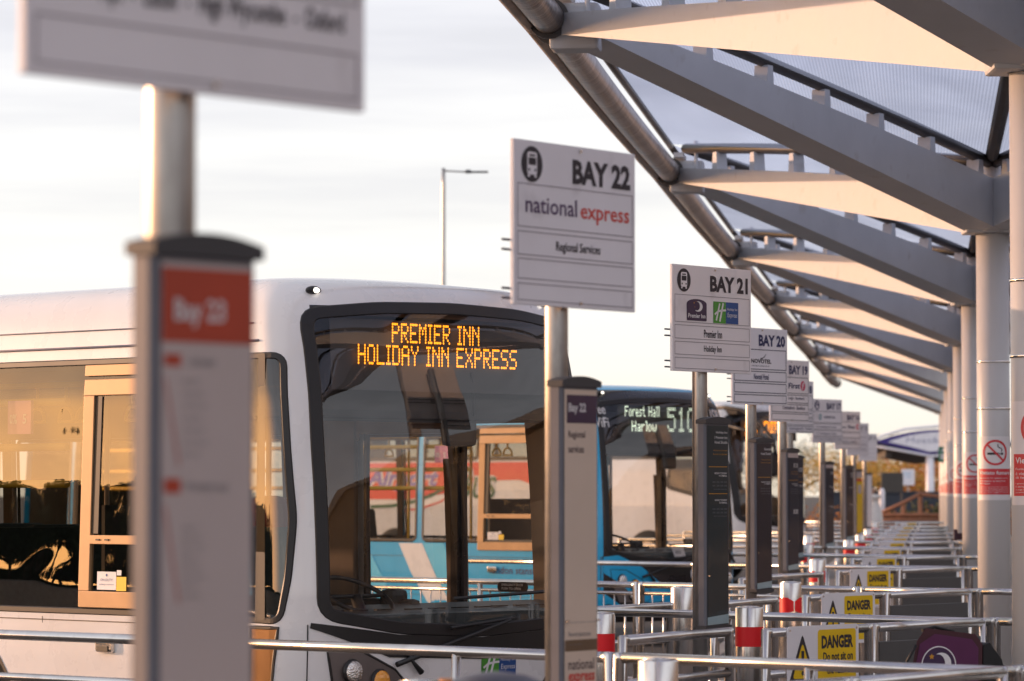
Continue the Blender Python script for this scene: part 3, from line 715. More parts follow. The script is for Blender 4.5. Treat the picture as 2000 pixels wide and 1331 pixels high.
SIGNS = [
 dict(num=23, loc=at(330, 7.5), rot=49, dz=-.022, cx=-.012, ccx=-.02, label='blurred grey bay sign closest to the camera, its timetable case headed by an orange panel',
      texts=[('Apt  -  Luton  -  High Wycombe  -  Oxford', .20, .93, .715, .80, .012)], rows=[(.285, None), (.54, .57), (.695, .84), (.97, None)],
      case=dict(paper=PAPER2, prints=[('header_panel', CRED, p23_header), ('lettering', WHT, p23_text), ('red_marks', CRED, p23_red), ('small_print', GREYT, p23_ink)])),
 dict(num=22, loc=at(1087, 16.6), rot=54, cx=.0, ccx=.005, label='BAY 22 sign above a cream timetable case, beside the white bus windscreen',
      texts=[line('Regional Services', .335, .70, .605)], extra=x22, rows=[(.27, None), (.53, .56), (.70, .725), (.845, .875), (.975, None)],
      case=dict(paper=PAPER, prints=[('header_panel', PURP, p22_head), ('lettering', WHT, p22_white), ('small_print', mat('grey_brown_ink', (.09, .06, .07), rough=.6), p22_ink), ('lettering', NER, p22_red), ('grey_rule', GREYT, p22_faint), ('brown_band', mat('brown_strip', (.16, .10, .06), rough=.3), p22_band)])),
 dict(num=21, loc=at(1367, 25.5), rot=52, label='BAY 21 sign with two hotel logos and a dark teal timetable case',
      texts=[line('Premier Inn', .39, .62, .605, .01), line('Holiday Inn', .39, .615, .755, .01)], extra=x21,
      case=dict(paper=DARKIN, prints=dark_prints([('Holiday Inn', .42, .028, .043), ('/ Premier Inn', .34, .052, .067), ('Hotel Shuttle', .36, .076, .091)], [(.235, .35), (.37, .36)]))),
 dict(num=20, loc=at(1467, 35.0), rot=53, label='BAY 20 sign with black ruled rows over a plum timetable case', icon=False, ink=NAVY,
      texts=[line('Novotel Hotel', .38, .65, .60, .03)], extra=x20, **RU,
      case=dict(paper=DARKPU, prints=dark_prints([('Novotel', .5, .028, .045), ('Hotel Shuttle', .28, .06, .077)], [(.26, .3)]))),
 dict(num=19, loc=at(1528, 43.4), rot=57, label='BAY 19 sign with a pink round logo over a case marked X10 and X30', ink=NAVY,
      texts=[('Basildon - Leigh - Southend', .2, .86, .59, .65, .01), ('Chelmsford - Basildon', .3, .88, .74, .80, .01)], extra=x19, **RU,
      case=dict(paper=DARKNV, prints=dark_prints([('X10', .52, .085, .125), ], [(.26, .4)]) + [('lettering', WHT, lambda mb, x0, x1, z0, z1, y: put_text(mb, 'X30', x0 + .13, x1 - .01, fz(z0, z1, .52), fz(z0, z1, .48), y, bold=.01)),
                 ('header_panel', PAPER2, lambda mb, x0, x1, z0, z1, y: rect(mb, x0, x1, z1 - .055, z1, y))])),
 dict(num=18, loc=at(1542, 51.5), rot=54, label='bay sign mostly hidden behind the BAY 19 board, thin dark route lines showing', ink=NAVY,
      texts=[('133 - Sawbridgeworth - Harlow', .2, .95, .59, .65, .012), ('133 - Sawbridgeworth - Harlow', .2, .95, .74, .80, .012), ('133   133 - Sawbridgeworth - Harlow', .05, .95, .89, .95, .012)], **RU,
      case=dict(paper=DARKNV, prints=dark_prints([('133', .52, .085, .125)], [(.26, .4)]))),
 dict(num=17, loc=at(1606, 61.8), rot=54, label='BAY 17 sign with a pale round logo, left of the BAY 16 sign', ink=NAVY,
      texts=[('133 - Sawbridgeworth - Harlow', .12, .80, .61, .67, .012), ('133 - Sawbridgeworth - Harlow', .12, .80, .76, .82, .012), ('133 - Stansted, 133 Sawbridgeworth - Harlow', .08, .97, .89, .95, .012)], extra=x17, **RU,
      case=dict(paper=DARKNV, prints=dark_prints([('510', .6, .085, .115)], [(.26, .4), (.5, .4)], orange=False) + [('header_panel', PAPER2, lambda mb, x0, x1, z0, z1, y: rect(mb, x0, x1, z1 - .055, z1, y))])),
 dict(num=16, loc=at(1647, 71.0), rot=54, label='BAY 16 sign with small red logo, right of the BAY 17 sign', icon=False, ink=NAVY,
      texts=[('Harlow', .1, .30, .61, .67, .012), ('Chelmsford - Basildon', .15, .88, .76, .82, .012)], extra=x16, **RU,
      case=dict(paper=DARKPU, prints=dark_prints([('A6', .6, .06, .085), ('A9', .6, .10, .125)], [(.26, .4), (.5, .4)], orange=False))),
 dict(num=15, loc=at(1668, 83.0), rot=54, label='far lavender bay sign just right of and behind the BAY 16 board', ink=LINEC, icon=False,
      texts=[('National Express', .2, .9, .4, .47, .012), ('London Victoria', .2, .9, .61, .67, .012), ('Golders Green', .2, .9, .76, .82, .012)],
      case=dict(paper=YELL, prints=[('red_marks', NER, lambda mb, x0, x1, z0, z1, y: rect(mb, x0, x1, z1 - .22, z1 - .16, y)), ('lettering', PAPER2, lambda mb, x0, x1, z0, z1, y: (rect(mb, x0, x1, z1 - .14, z1, y), rect(mb, x0 + .05, x1 - .05, z1 - .5, z1 - .3, y)))])),
 dict(num=14, loc=at(1689, 98.0), rot=54, label='farthest blank lavender bay sign at the end of the row of signs', ink=LINEC, icon=False,
      texts=[], case=dict(paper=BOARD, prints=[])),
]
for s in SIGNS: bay_sign(s)
# ------------------------------------------------------------------ queue rails
TH = R(50)
E1 = Vector((math.cos(TH), math.sin(TH), 0)); E2 = Vector((-math.sin(TH), math.cos(TH), 0))
RAILZ = 1.0 + .0; TR = .026
def barrier(name, label, cat, a, b, group, secs=1, mid=None, bars=None, panel=None, gap=.03, brk=None, posts=None):
    """a->b straight barrier built of goal-post sections; parts are in local coordinates with x along a->b"""
    a = Vector((a[0], a[1], 0)); b = Vector((b[0], b[1], 0)); L = (b - a).length
    rz = math.atan2((b - a).y, (b - a).x); t = thing(name, label, cat, (a.x, a.y, 0), rz, group)
    zb = .10; zt = RAILZ + .015 - TR
    bk_ = [0] + (brk if brk is not None else [L * s / secs for s in range(1, secs)]) + [L]; secs = len(bk_) - 1
    for s in range(secs):
        x0 = bk_[s] + (gap if s else 0); x1 = bk_[s + 1] - (gap if s < secs - 1 else 0)
        mb = MB(); mb.tube([(x0 + TR * 1.15, 0, zt), (x1 - TR * 1.15, 0, zt)], TR, 14)
        # mitred ends
        mb.build('top_rail', STEEL, t)
        for xx in (x0, x1):
            sg = 1 if xx == x0 else -1
            m2 = MB(); m2.tube([(xx, 0, zb), (xx, 0, zt), (xx + sg * TR * 1.3, 0, zt)], TR, 14); m2.lathe([(.055, zb), (.055, zb + .012), (TR, zb + .014)], 16, (xx, 0, 0)); m2.build('post', STEEL, t)
        for xp in ([q for q in posts if x0 < q < x1] if posts is not None else ([(x0 + x1) / 2] if x1 - x0 > 1.6 else [])):
            m2 = MB(); m2.tube([(xp, 0, zb), (xp, 0, zt)], TR * .9, 12); m2.build('post', STEEL, t)
        if mid and s in mid:
            mb = MB(); mb.tube([(x0, 0, .765), (x1, 0, .765)], TR * .85, 12); mb.build('mid_rail', STEEL, t)
        if bars and s in bars:
            mb = MB(); mb.tube([(x0, 0, .92), (x1, 0, .92)], TR * .6, 10); mb.tube([(x0, 0, .22), (x1, 0, .22)], TR * .6, 10); mb.build('inner_rail', STEEL, t)
            nb = int((x1 - x0) / .11)
            for i in range(1, nb):
                m2 = MB(); xx = x0 + (x1 - x0) * i / nb; m2.tube([(xx, 0, .22), (xx, 0, .92)], .007, 6); m2.build('upright_bar', STEEL, t)
        if panel and s in panel:
            mb = MB(); mb.box(((x0 + x1) / 2, 0, .54), (x1 - x0 - .10, .012, .74), bev=.004); mb.build('infill_panel', INFILL, t)
            mb = MB()
            for xx in (x0 + .035, x1 - .035):
                for zz in (.30, .78): mb.tube([(xx - .03, 0, zz), (xx + .03, 0, zz)], .010, 8)
            mb.build('clamp', CHROME, t)
    return t
INFILL = mat('grey_infill_panel', (.085, .085, .085), rough=.45, var=.06)
def anchor(px, y):
    D = (CAMH - RAILZ) * F / (y - 962.0); return Vector(((px - 1000) / F * D, D, 0))
def right_end(A, px):
    k = (px - 1000) / F; t = (k * A.y - A.x) / (E2.x * -1 + k * E2.y * -1 * -1) if False else None
    # A + s*(-E2):  (A.x - s*E2.x) = k*(A.y - s*E2.y)
    s = (A.x - k * A.y) / (E2.x - k * E2.y); return A - E2 * s
ROWS = [(1290, 1955, 7.9), (1200, 1915, 5.6), (1145, 1890, 6.6), (1103, 1877, 6.6), (1082, 1868, 6.4), (1067, 1862, 6.4), (1055, 1858, 6.4),
        (1046.5, 1853, 6), (1039.5, 1850, 6), (1033, 1848, 6), (1026, 1846, 6), (1018.5, 1844, 6)]
onm = ['nearest', 'second', 'third', 'fourth', 'fifth', 'sixth', 'seventh', 'eighth', 'ninth', 'tenth', 'eleventh', 'farthest']
DBLK = INK
def danger(pos, rz, i):
    t = thing('danger_sign', (f'yellow and white DANGER do not sit sign hung on the {onm[i]} short railing'), 'warning sign', pos, rz, 'danger signs on the short railings')
    w, h = .68, .37
    mb = MB(); mb.prism([(p[0], 0, p[1]) for p in rrect(-w / 2, w / 2, -h / 2, h / 2, .025)], (0, .004, 0)); pl = mb.build('plate', BOARD, t)
    mb = MB(); mb.poly([(p[0], -.001, p[1]) for p in rrect(-.055, w / 2 - .028, -h / 2 + .025, h / 2 - .025, .02)]); mb.build('yellow_panel', YELL, t)
    cx = -.20
    mb = MB(); tri = [(cx, .125), (cx - .115, -.115), (cx + .115, -.115)]
    def rtri(k, y):
        g = [(cx + (p[0] - cx) * k, -.035 + (p[1] + .035) * k) for p in tri]; out = []
        for i_ in range(3):
            a, b, c = Vector(g[i_ - 1]), Vector(g[i_]), Vector(g[(i_ + 1) % 3])
            out += [tuple(b + (a - b).normalized() * .022), tuple(b + ((a - b).normalized() + (c - b).normalized()) * .006), tuple(b + (c - b).normalized() * .022)]
        return [(p[0], y, p[1]) for p in out]
    mb.poly(rtri(1.12, -.001)); mb.build('triangle_border', INK, t)
    mb = MB(); mb.poly(rtri(.82, -.002)); mb.build('triangle', YELL, t)
    mb = MB(); y = -.003; mb.poly([(cx - .014, y, .05), (cx + .014, y, .05), (cx + .009, y, -.045), (cx - .009, y, -.045)]); disc(mb, cx, -.072, .013, .013, y, 14)
    y = -.002
    put_text(mb, 'DANGER', -.02, w / 2 - .055, .055, .128, y, bold=.05); put_text(mb, 'Do not sit on', -.005, w / 2 - .06, -.012, .035, y, bold=.03); put_text(mb, 'the railings', .03, w / 2 - .09, -.095, -.05, y, bold=.03)
    mb.build('lettering', INK, t)
    mb = MB()
    for sx in (-1, 1):
        for sz in (-1, 1): mb.tube([(sx * (w / 2 - .022), 0, sz * (h / 2 - .022)), (sx * (w / 2 - .022), -.004, sz * (h / 2 - .022))], .006, 8)
    mb.build('screw', CHROME, t)
    return t
g1 = 'long steel queue rails'; g2 = 'short steel railings across the row ends'
for i, (y, pxr, L) in enumerate(ROWS):
    A = anchor(1500, y); RE = right_end(A, pxr); LE = RE + E2 * L
    kw = {}
    kw = dict(brk=[], posts=[L * .33, L * .66])
    if i == 0: kw = dict(brk=[2.1, 5.1], posts=[1.0, 3.06, 6.4], mid=[2])
    if i == 2: kw = dict(brk=[1.0, 3.2], bars=[1, 2])
    if i == 3: kw = dict(brk=[3.3], mid=[1])
    barrier('queue_rail', f'long polished steel queue rail, {onm[i]} of the rows counting back from the camera', 'railing', RE, LE, g1, **kw)
    # short railing along E1, back towards the camera
    s0 = RE - E2 * .0 + E1 * .10
    a = s0; b = s0 - E1 * 1.22
    barrier('end_railing', f'short steel railing with a grey panel at the right end of the {onm[i]} queue rail', 'railing', b, a, g2, secs=1, panel=[0])
    a2 = b - E1 * .05; b2 = a2 - E1 * .98
    barrier('end_railing', f'short open steel railing holding the danger sign by the {onm[i]} queue rail', 'railing', b2, a2, g2, secs=1, mid=[0])
    c = (a2 + b2) / 2 + E1 * .0
    off = Vector((E1.y, -E1.x, 0)) * .035
    if i > 0: danger((c.x + off.x, c.y + off.y, RAILZ - .185 + .02 + .0), TH, i)
    # corner return
    c0 = s0 + E1 * .06 - E2 * .0
    barrier('corner_hoop', f'small steel hoop beside the column end of the {onm[i]} queue rail', 'railing', c0, c0 - E2 * .34, 'small steel hoops at the row ends', secs=1)
# free standing hoops between the bays
for (x0, y0, x1, y1, lab) in ((.57, 18.5, 1.185, 19.6, 'steel hoop left of the dark teal timetable case, in front of the barred fence'),
                              (.35, 22.9, 1.06, 24.1, 'steel hoop emerging behind the cream timetable case, above the nearer rail'),
                              (1.36, 24.2, 1.85, 25.3, 'steel hoop between the teal and plum timetable cases'),
                              (2.30, 32.2, 2.86, 33.2, 'steel hoop behind the bollard with torn red tape, near the X10 case'),
                              (1.98, 31.0, 2.22, 31.9, 'short steel hoop left of the X10 timetable case')):
    barrier('steel_hoop', lab, 'railing', (x0, y0), (x1, y1), 'free standing steel hoops', secs=1, mid=[0])
# left hand low rail in front of the white bus
# ------------------------------------------------------------------ bollards
def bollard():
    t = thing('bollard', '', 'bollard')
    mb = MB(); mb.lathe([(.089, .10), (.089, 1.012), (.084, 1.02)], 36); mb.build('tube', STEEL, t)
    mb = MB(); mb.lathe([(.0835, 1.0205), (.02, 1.026)], 36); mb.build('cap', STEEL, t)
    return t
def tape(parent, torn):
    mb = MB(); n_ = 60; z0, z1 = .80, .91; r = .0905
    for i in range(n_):
        a = 2 * math.pi * i / n_; b = 2 * math.pi * (i + 1) / n_
        if torn:
            tc_, hw_ = torn if isinstance(torn, tuple) else (torn, 9)
            d = max(0, abs(((math.degrees((a + b) / 2) - tc_ + 180) % 360) - 180) - hw_ + 9)
            if d < 9: continue
            sh = .035 * max(0, 1 - d / 40)
        else: sh = 0
        q = [(r * math.cos(a), r * math.sin(a), z0 + sh * .5), (r * math.cos(b), r * math.sin(b), z0 + sh * .4), (r * math.cos(b), r * math.sin(b), z1 - sh), (r * math.cos(a), r * math.sin(a), z1 - sh * .8)]
        mb.poly(q)
    bmesh.ops.remove_doubles(mb.bm, verts=mb.bm.verts, dist=.0005)
    mb.build('red_tape', REDB, parent)
b0 = bollard()
BL = [(1285, 15.8, None, 'plain brushed steel bollard at the bottom, in front of the teal timetable case'),
      (822, 14.0, None, 'steel bollard cut off by the bottom edge below the white bus headlight'),
      (1172, 21.9, 0, 'steel bollard with red tape peeping out right of the cream timetable case'),
      (1332, 27.9, (285, 82), 'wide streaky steel bollard left of the teal case, a sliver of torn red tape'),
      (1463, 23.0, 0, 'steel bollard with neat red tape below the plum timetable case'),
      (1544, 29.4, (-75, 6), 'steel bollard with cracked red tape below the X10 case'),
      (1596, 39.3, -80, 'steel bollard with torn red tape left of a small DANGER sign'),
      (1577, 50.6, 0, 'small far bollard with red tape right of the X30 case foot'),
      (1580, 60.5, 0, 'tiny bollard with red tape behind the X30 case, left of the BAY 17 case'),
      (1659, 55.0, 0, 'far bollard with red tape under the BAY 16 timetable case'),
      (1681, 62.0, 0, 'far bollard just right of the BAY 16 timetable case foot'),
      (1696, 72.0, 0, 'distant bollard left of the wooden fence, third from the far end'),
      (1709, 86.0, 0, 'very distant bollard by the far queue rails, next to last'),
      (1714, 100.0, 0, 'most distant bollard, tiny, against the wooden fence')]
protos = {}
for i, (px, D, tp, lab) in enumerate(BL):
    o = b0 if i == 0 else copy_tree(b0)
    D *= .92; p = P(px, 1100, D); o.scale = (.92, .92, 1.055); o.location = (p.x, D, 0); o['label'] = lab; o['group'] = 'steel bollards'
for i, (px, D, tp, lab) in enumerate(BL):
    if tp is None: continue
    o = [q for q in COL.objects if q.get('label') == lab][0]
    if tp == 0 and 'neat' in protos:
        c = protos['neat'].copy(); COL.objects.link(c); c.parent = o
    else:
        tape(o, tp)
        if tp == 0: protos['neat'] = [c for c in o.children if c.name.startswith('red_tape')][0]
# ------------------------------------------------------------------ vehicles
BUSW = mat('bus_white_paint', (.80, .77, .76), rough=.28, var=.01, coat=.6, spec=.5, dirt=(.62, .57, .54), dscale=.7, dlo=.5, dhi=1.0)
RUB = mat('black_rubber_surround', (.012, .010, .010), rough=.45)
LIN = mat('interior_lining', (.16, .10, .06), rough=.6, var=.1)
LIND = mat('interior_ceiling', (.03, .028, .03), rough=.6)
SEATM = mat('seat_moquette', (.03, .045, .045), rough=.9, var=.3, vscale=30)
SEATR = mat('seat_red', (.22, .02, .02), rough=.8, var=.2)
HRAIL = mat('yellow_handrail', (.70, .40, .03), rough=.35)
HRAILT = mat('tan_handrail', (.55, .38, .26), rough=.4)
BLK = mat('black_plastic', (.018, .017, .018), rough=.45)
ALU_GOLDLIT = mat('window_frame_alu_goldlit', (.42, .25, .12), rough=.45, metal=.25, var=.08)  # golden sky light on the aluminium is put into its colour
FLOORM = mat('bus_floor', (.06, .055, .05), rough=.7)
WSCR = glass('windscreen_glass', (.90, .90, .88), 1.75, wob=.05, wscale=.8)
SGL = glass('side_window_glass', (.55, .52, .47), 1.9, wob=.6, wscale=1.6)
SGL2 = glass('clear_side_glass', (.88, .88, .86), 1.25, wob=.0)
LED = mat('amber_led', (.9, .35, .02), emit=(1.0, .29, .010), estr=2.6)
LEDW = mat('white_led', (.9, .95, .85), emit=(.85, 1.0, .75), estr=1.0)
LAMP = mat('clear_lamp', (.85, .8, .75), rough=.08, metal=.9, bump=.6, bscale=90)
LAMPL = mat('small_lit_lamp', (1, .95, .85), emit=(1, .93, .8), estr=1.6)
INDIC = mat('amber_lamp', (.85, .35, .05), rough=.15, coat=.5)
TYRE = mat('tyre', (.02, .02, .02), rough=.85)
LBLUE = mat('bus_cyan_paint', (.01, .40, .72), rough=.3, coat=.5, var=.03)
LBLUE2 = mat('bus_light_cyan_paint', (.10, .56, .82), rough=.3, coat=.5, var=.03)
DKPAINT = mat('bus_dark_paint', (.018, .014, .016), rough=.28, coat=.5)

def in_poly(p, poly):
    x, y = p; c = False; n_ = len(poly); j = n_ - 1
    for i in range(n_):
        xi, yi = poly[i]; xj, yj = poly[j]
        if (yi > y) != (yj > y) and x < (xj - xi) * (y - yi) / (yj - yi) + xi: c = not c
        j = i
    return c
def resample(poly, st=.05):
    out = []; n_ = len(poly)
    for i in range(n_):
        a = Vector(poly[i]); b = Vector(poly[(i + 1) % n_]); m = max(1, int((b - a).length / st))
        for k in range(m): out.append(a.lerp(b, k / m))
    return out
def round_poly(poly, r, n_=5):
    out = []; N = len(poly)
    for i in range(N):
        a, b, c = Vector(poly[i - 1]), Vector(poly[i]), Vector(poly[(i + 1) % N])
        u = (a - b); v = (c - b); rr = min(r, u.length * .45, v.length * .45); u.normalize(); v.normalize()
        p0 = b + u * rr; p1 = b + v * rr
        for k in range(n_ + 1):
            t = k / n_; out.append(tuple((p0 * (1 - t) ** 2 + b * 2 * t * (1 - t) + p1 * t * t)))
    return out
class Shell:
    def __init__(s, W, L, B, prof, H):
        s.W, s.L, s.B, s.prof, s.H = W, L, B, prof, H; s.hw = W / 2; s.hl = L / 2
        s.front = []; s.left = []; s.right = []; s.sgl = SGL
    def d(s, z):
        pr = s.prof
        if z <= pr[0][1]: return pr[0][0]
        for (a, za), (b, zb) in zip(pr, pr[1:]):
            if z <= zb: return a + (b - a) * (z - za) / (zb - za)
        return pr[-1][0]
    def sc(s, x, y, dd):
        return (s.hw + (x - s.hw) * (1 - dd / s.hw), s.hl + (y - s.hl) * (1 - dd / s.hl))
    def fy(s, x):
        t = min(1, abs(x - s.hw) / s.hw); return s.B * (1 - math.sqrt(max(0, 1 - t ** 2.5)))
    def lx(s, y):
        if y >= s.B: return 0.0
        return s.hw * (1 - (1 - (1 - max(0, y) / s.B) ** 2) ** .4)
    rake = .13
    def rk(s, y0, z):
        if z < 1.05 or y0 > 1.2: return 0.0
        return s.rake * min(1, (z - 1.05) / 1.75) ** 2 * (1 - max(0, y0 - .0) / 1.2)
    def mf(s, x, z, off=0.0):
        dd = s.d(z) - off; x0 = s.hw + (x - s.hw) / (1 - s.d(z) / s.hw); x0 = min(s.W, max(0, x0))
        X, Y = s.sc(x0, s.fy(x0), dd); return Vector((X, Y + s.rk(s.fy(x0), z), z))
    def ml(s, y, z, off=0.0, right=False):
        dd = s.d(z) - off; y0 = s.hl + (y - s.hl) / (1 - s.d(z) / s.hl)
        x = s.lx(y0); X, Y = s.sc(x, y0, dd); Y += s.rk(y0, z)
        if right: X = s.W - X
        return Vector((X, Y, z))
    def outline(s):
        o = []
        ys = []; y = s.L
        while y > s.B + .03: ys.append(y); y -= .05 if y < 3.6 else .1
        o += [(0.0, y) for y in ys]
        a = -90.0
        while a <= 90.01:
            sa = math.sin(R(a)); x = s.hw * (1 + (1 if sa >= 0 else -1) * abs(sa) ** .8); o.append((x, s.B * (1 - math.cos(R(a))))); a += 2.5
        o += [(s.W, y) for y in reversed(ys)]
        for i in range(1, 10): o.append((s.W * (1 - i / 10), s.L))
        return o
    def build(s, parent, paint, lining, z0, colour=None, inner=True):
        o = s.outline(); N = len(o)
        zs = []
        z = z0
        while z < 2.62 * s.H: zs.append(z); z += .04
        zs += [p[1] for p in s.prof if p[1] >= 2.62 * s.H]
        lays = [(0.0, 'body')] + ([(.05, 'in')] if inner else [])
        mats = paint if isinstance(paint, list) else [paint]
        body = MB(); lin = MB(); gl = MB()
        for off, kind_ in lays:
            rows = []
            mb = body if kind_ == 'body' else lin
            grid = []
            for z in zs:
                grid.append([Vector((s.sc(x, y, s.d(z) + off)[0], s.sc(x, y, s.d(z) + off)[1] + s.rk(y, z), z - (off if z > 2.7 * s.H else 0))) for x, y in o])
            vb = {}; vg = {}
            def vert(mbx, dct, i, j):
                if (i, j) not in dct: dct[(i, j)] = mbx.bm.verts.new(grid[i][j])
                return dct[(i, j)]
            for i in range(len(zs) - 1):
                zm = (zs[i] + zs[i + 1]) / 2
                for j in range(N):
                    j2 = (j + 1) % N
                    xm = (o[j][0] + o[j2][0]) / 2; ym = (o[j][1] + o[j2][1]) / 2
                    X, Y = s.sc(xm, ym, s.d(zm)); w = False
                    if ym < s.L - .01:
                        if ym < .24 * s.B / .4:
                            for p in s.front:
                                if in_poly((X, zm), p): w = True; break
                        else:
                            for p in (s.left if xm < s.hw else s.right):
                                if in_poly((Y, zm), p): w = True; break
                    if w:
                        if kind_ == 'body' :
                            f = gl.bm.faces.new([vert(gl, vg, i, j), vert(gl, vg, i, j2), vert(gl, vg, i + 1, j2), vert(gl, vg, i + 1, j)]); f.smooth = True
                            f.material_index = 0 if (ym < .24 * s.B / .4) else (1 if xm < s.hw else 2)
                    else:
                        f = mb.bm.faces.new([vert(mb, vb, i, j), vert(mb, vb, i, j2), vert(mb, vb, i + 1, j2), vert(mb, vb, i + 1, j)]); f.smooth = True
                        if kind_ == 'body' and colour: f.material_index = colour(X, Y, zm, xm, ym)
            # roof closing row
            top = [mb.bm.verts.new(Vector((*s.sc(x, y, s.hw * .995), s.prof[-1][1] + .015 - off))) for x, y in o]
            i = len(zs) - 1
            for j in range(N):
                j2 = (j + 1) % N
                f = mb.bm.faces.new([vert(mb, vb, i, j), vert(mb, vb, i, j2), top[j2], top[j]]); f.smooth = True
        b = body.build('body', mats, parent)
        if inner: lin.build('inner_lining', lining, parent)
        gl.build('window_glass', [WSCR, s.sgl, SGL2], parent)
        return b
    def ribbon(s, poly, zone, a=-.028, b=.03, off=.006, st=.05):
        mb = MB(); pts = resample(poly, st); n_ = len(pts)
        ar = sum(pts[i - 1].x * pts[i].y - pts[i].x * pts[i - 1].y for i in range(n_)); sg = 1 if ar > 0 else -1
        fn = {'front': s.mf, 'left': s.ml, 'right': lambda u, z, o_=0: s.ml(u, z, o_, True)}[zone]
        rows = []
        for i in range(n_):
            t = (pts[(i + 1) % n_] - pts[i - 1]).normalized(); nn = Vector((t.y, -t.x)) * sg
            row = []
            for q, oo in ((a, off * .2), (a + .006, off), (b - .006, off), (b, off * .2)):
                p = pts[i] + nn * q; row.append(mb.bm.verts.new(fn(p.x, p.y, oo)))
            rows.append(row)
        for i in range(n_):
            r0, r1 = rows[i], rows[(i + 1) % n_]
            for k in range(3): mb.bm.faces.new((r0[k], r1[k], r1[k + 1], r0[k + 1]))
        return mb
    def patch(s, poly, zone, off=.004, st=.06):
        mb = MB(); mb.poly([(p[0], 0, p[1]) for p in poly])
        lo = min(p[0] for p in poly); hi = max(p[0] for p in poly); u = lo + st
        while u < hi:
            bmesh.ops.bisect_plane(mb.bm, geom=mb.bm.verts[:] + mb.bm.edges[:] + mb.bm.faces[:], plane_co=(u, 0, 0), plane_no=(1, 0, 0)); u += st
        lo = min(p[1] for p in poly); hi = max(p[1] for p in poly); u = lo + .2
        while u < hi:
            bmesh.ops.bisect_plane(mb.bm, geom=mb.bm.verts[:] + mb.bm.edges[:] + mb.bm.faces[:], plane_co=(0, 0, u), plane_no=(0, 0, 1)); u += .2
        bmesh.ops.triangulate(mb.bm, faces=mb.bm.faces[:])
        fn = {'front': s.mf, 'left': s.ml, 'right': lambda u, z, o_=0: s.ml(u, z, o_, True)}[zone]
        for v in mb.bm.verts: v.co = fn(v.co.x, v.co.z, off + v.co.y)
        return mb
    def mapped(s, mb, zone, off=.004):
        fn = {'front': s.mf, 'left': s.ml}[zone]
        for v in mb.bm.verts: v.co = fn(v.co.x, v.co.z, off - v.co.y)
        return mb
PROF = [(.05, .28), (.01, .45), (0, .8), (0, 1.2), (.015, 1.8), (.035, 2.3), (.055, 2.55), (.075, 2.70), (.10, 2.80), (.14, 2.87), (.20, 2.92), (.30, 2.955), (.6, 2.99)]
def left_text(mb, s, y0, y1, z0, z1, **k): put_text(mb, s, -y1, -y0, z0, z1, **k)   # left side is read with y falling
def seat(name, parent, x, y, z, m, w=.86):
    mb = MB(); mb.box((x, y, z + .42), (w, .42, .12), bev=.04); mb.box((x, y + .24, z + .78), (w, .10, .72), Matrix.Rotation(R(-8), 3, 'X'), bev=.045)
    mb.box((x, y + .02, z + .18), (w * .7, .25, .36))
    return mb.build(name, m, parent)
def wheel(parent, x, y, r=.46, w=.28, side=1):
    mb = MB(); n_ = 36; prof = [(r * .62, -w / 2), (r * .93, -w / 2), (r, -w / 2 + .04), (r, w / 2 - .04), (r * .93, w / 2), (r * .62, w / 2)]
    mb.lathe(prof, n_); bmesh.ops.rotate(mb.bm, verts=mb.bm.verts, matrix=Matrix.Rotation(R(90), 3, 'Y')); bmesh.ops.translate(mb.bm, verts=mb.bm.verts, vec=(x, y, r))
    wh = mb.build('wheel', TYRE, parent)
    mb = MB(); mb.lathe([(r * .6, -w / 2 - .005), (r * .5, -w / 2 + .02), (r * .3, -w / 2 - .0), (r * .12, -w / 2 - .03), (r * .1, w / 2)], 28); bmesh.ops.rotate(mb.bm, verts=mb.bm.verts, matrix=Matrix.Rotation(R(90), 3, 'Y')); bmesh.ops.translate(mb.bm, verts=mb.bm.verts, vec=(x, y, r))
    mb.build('rim', STEEL, wh)

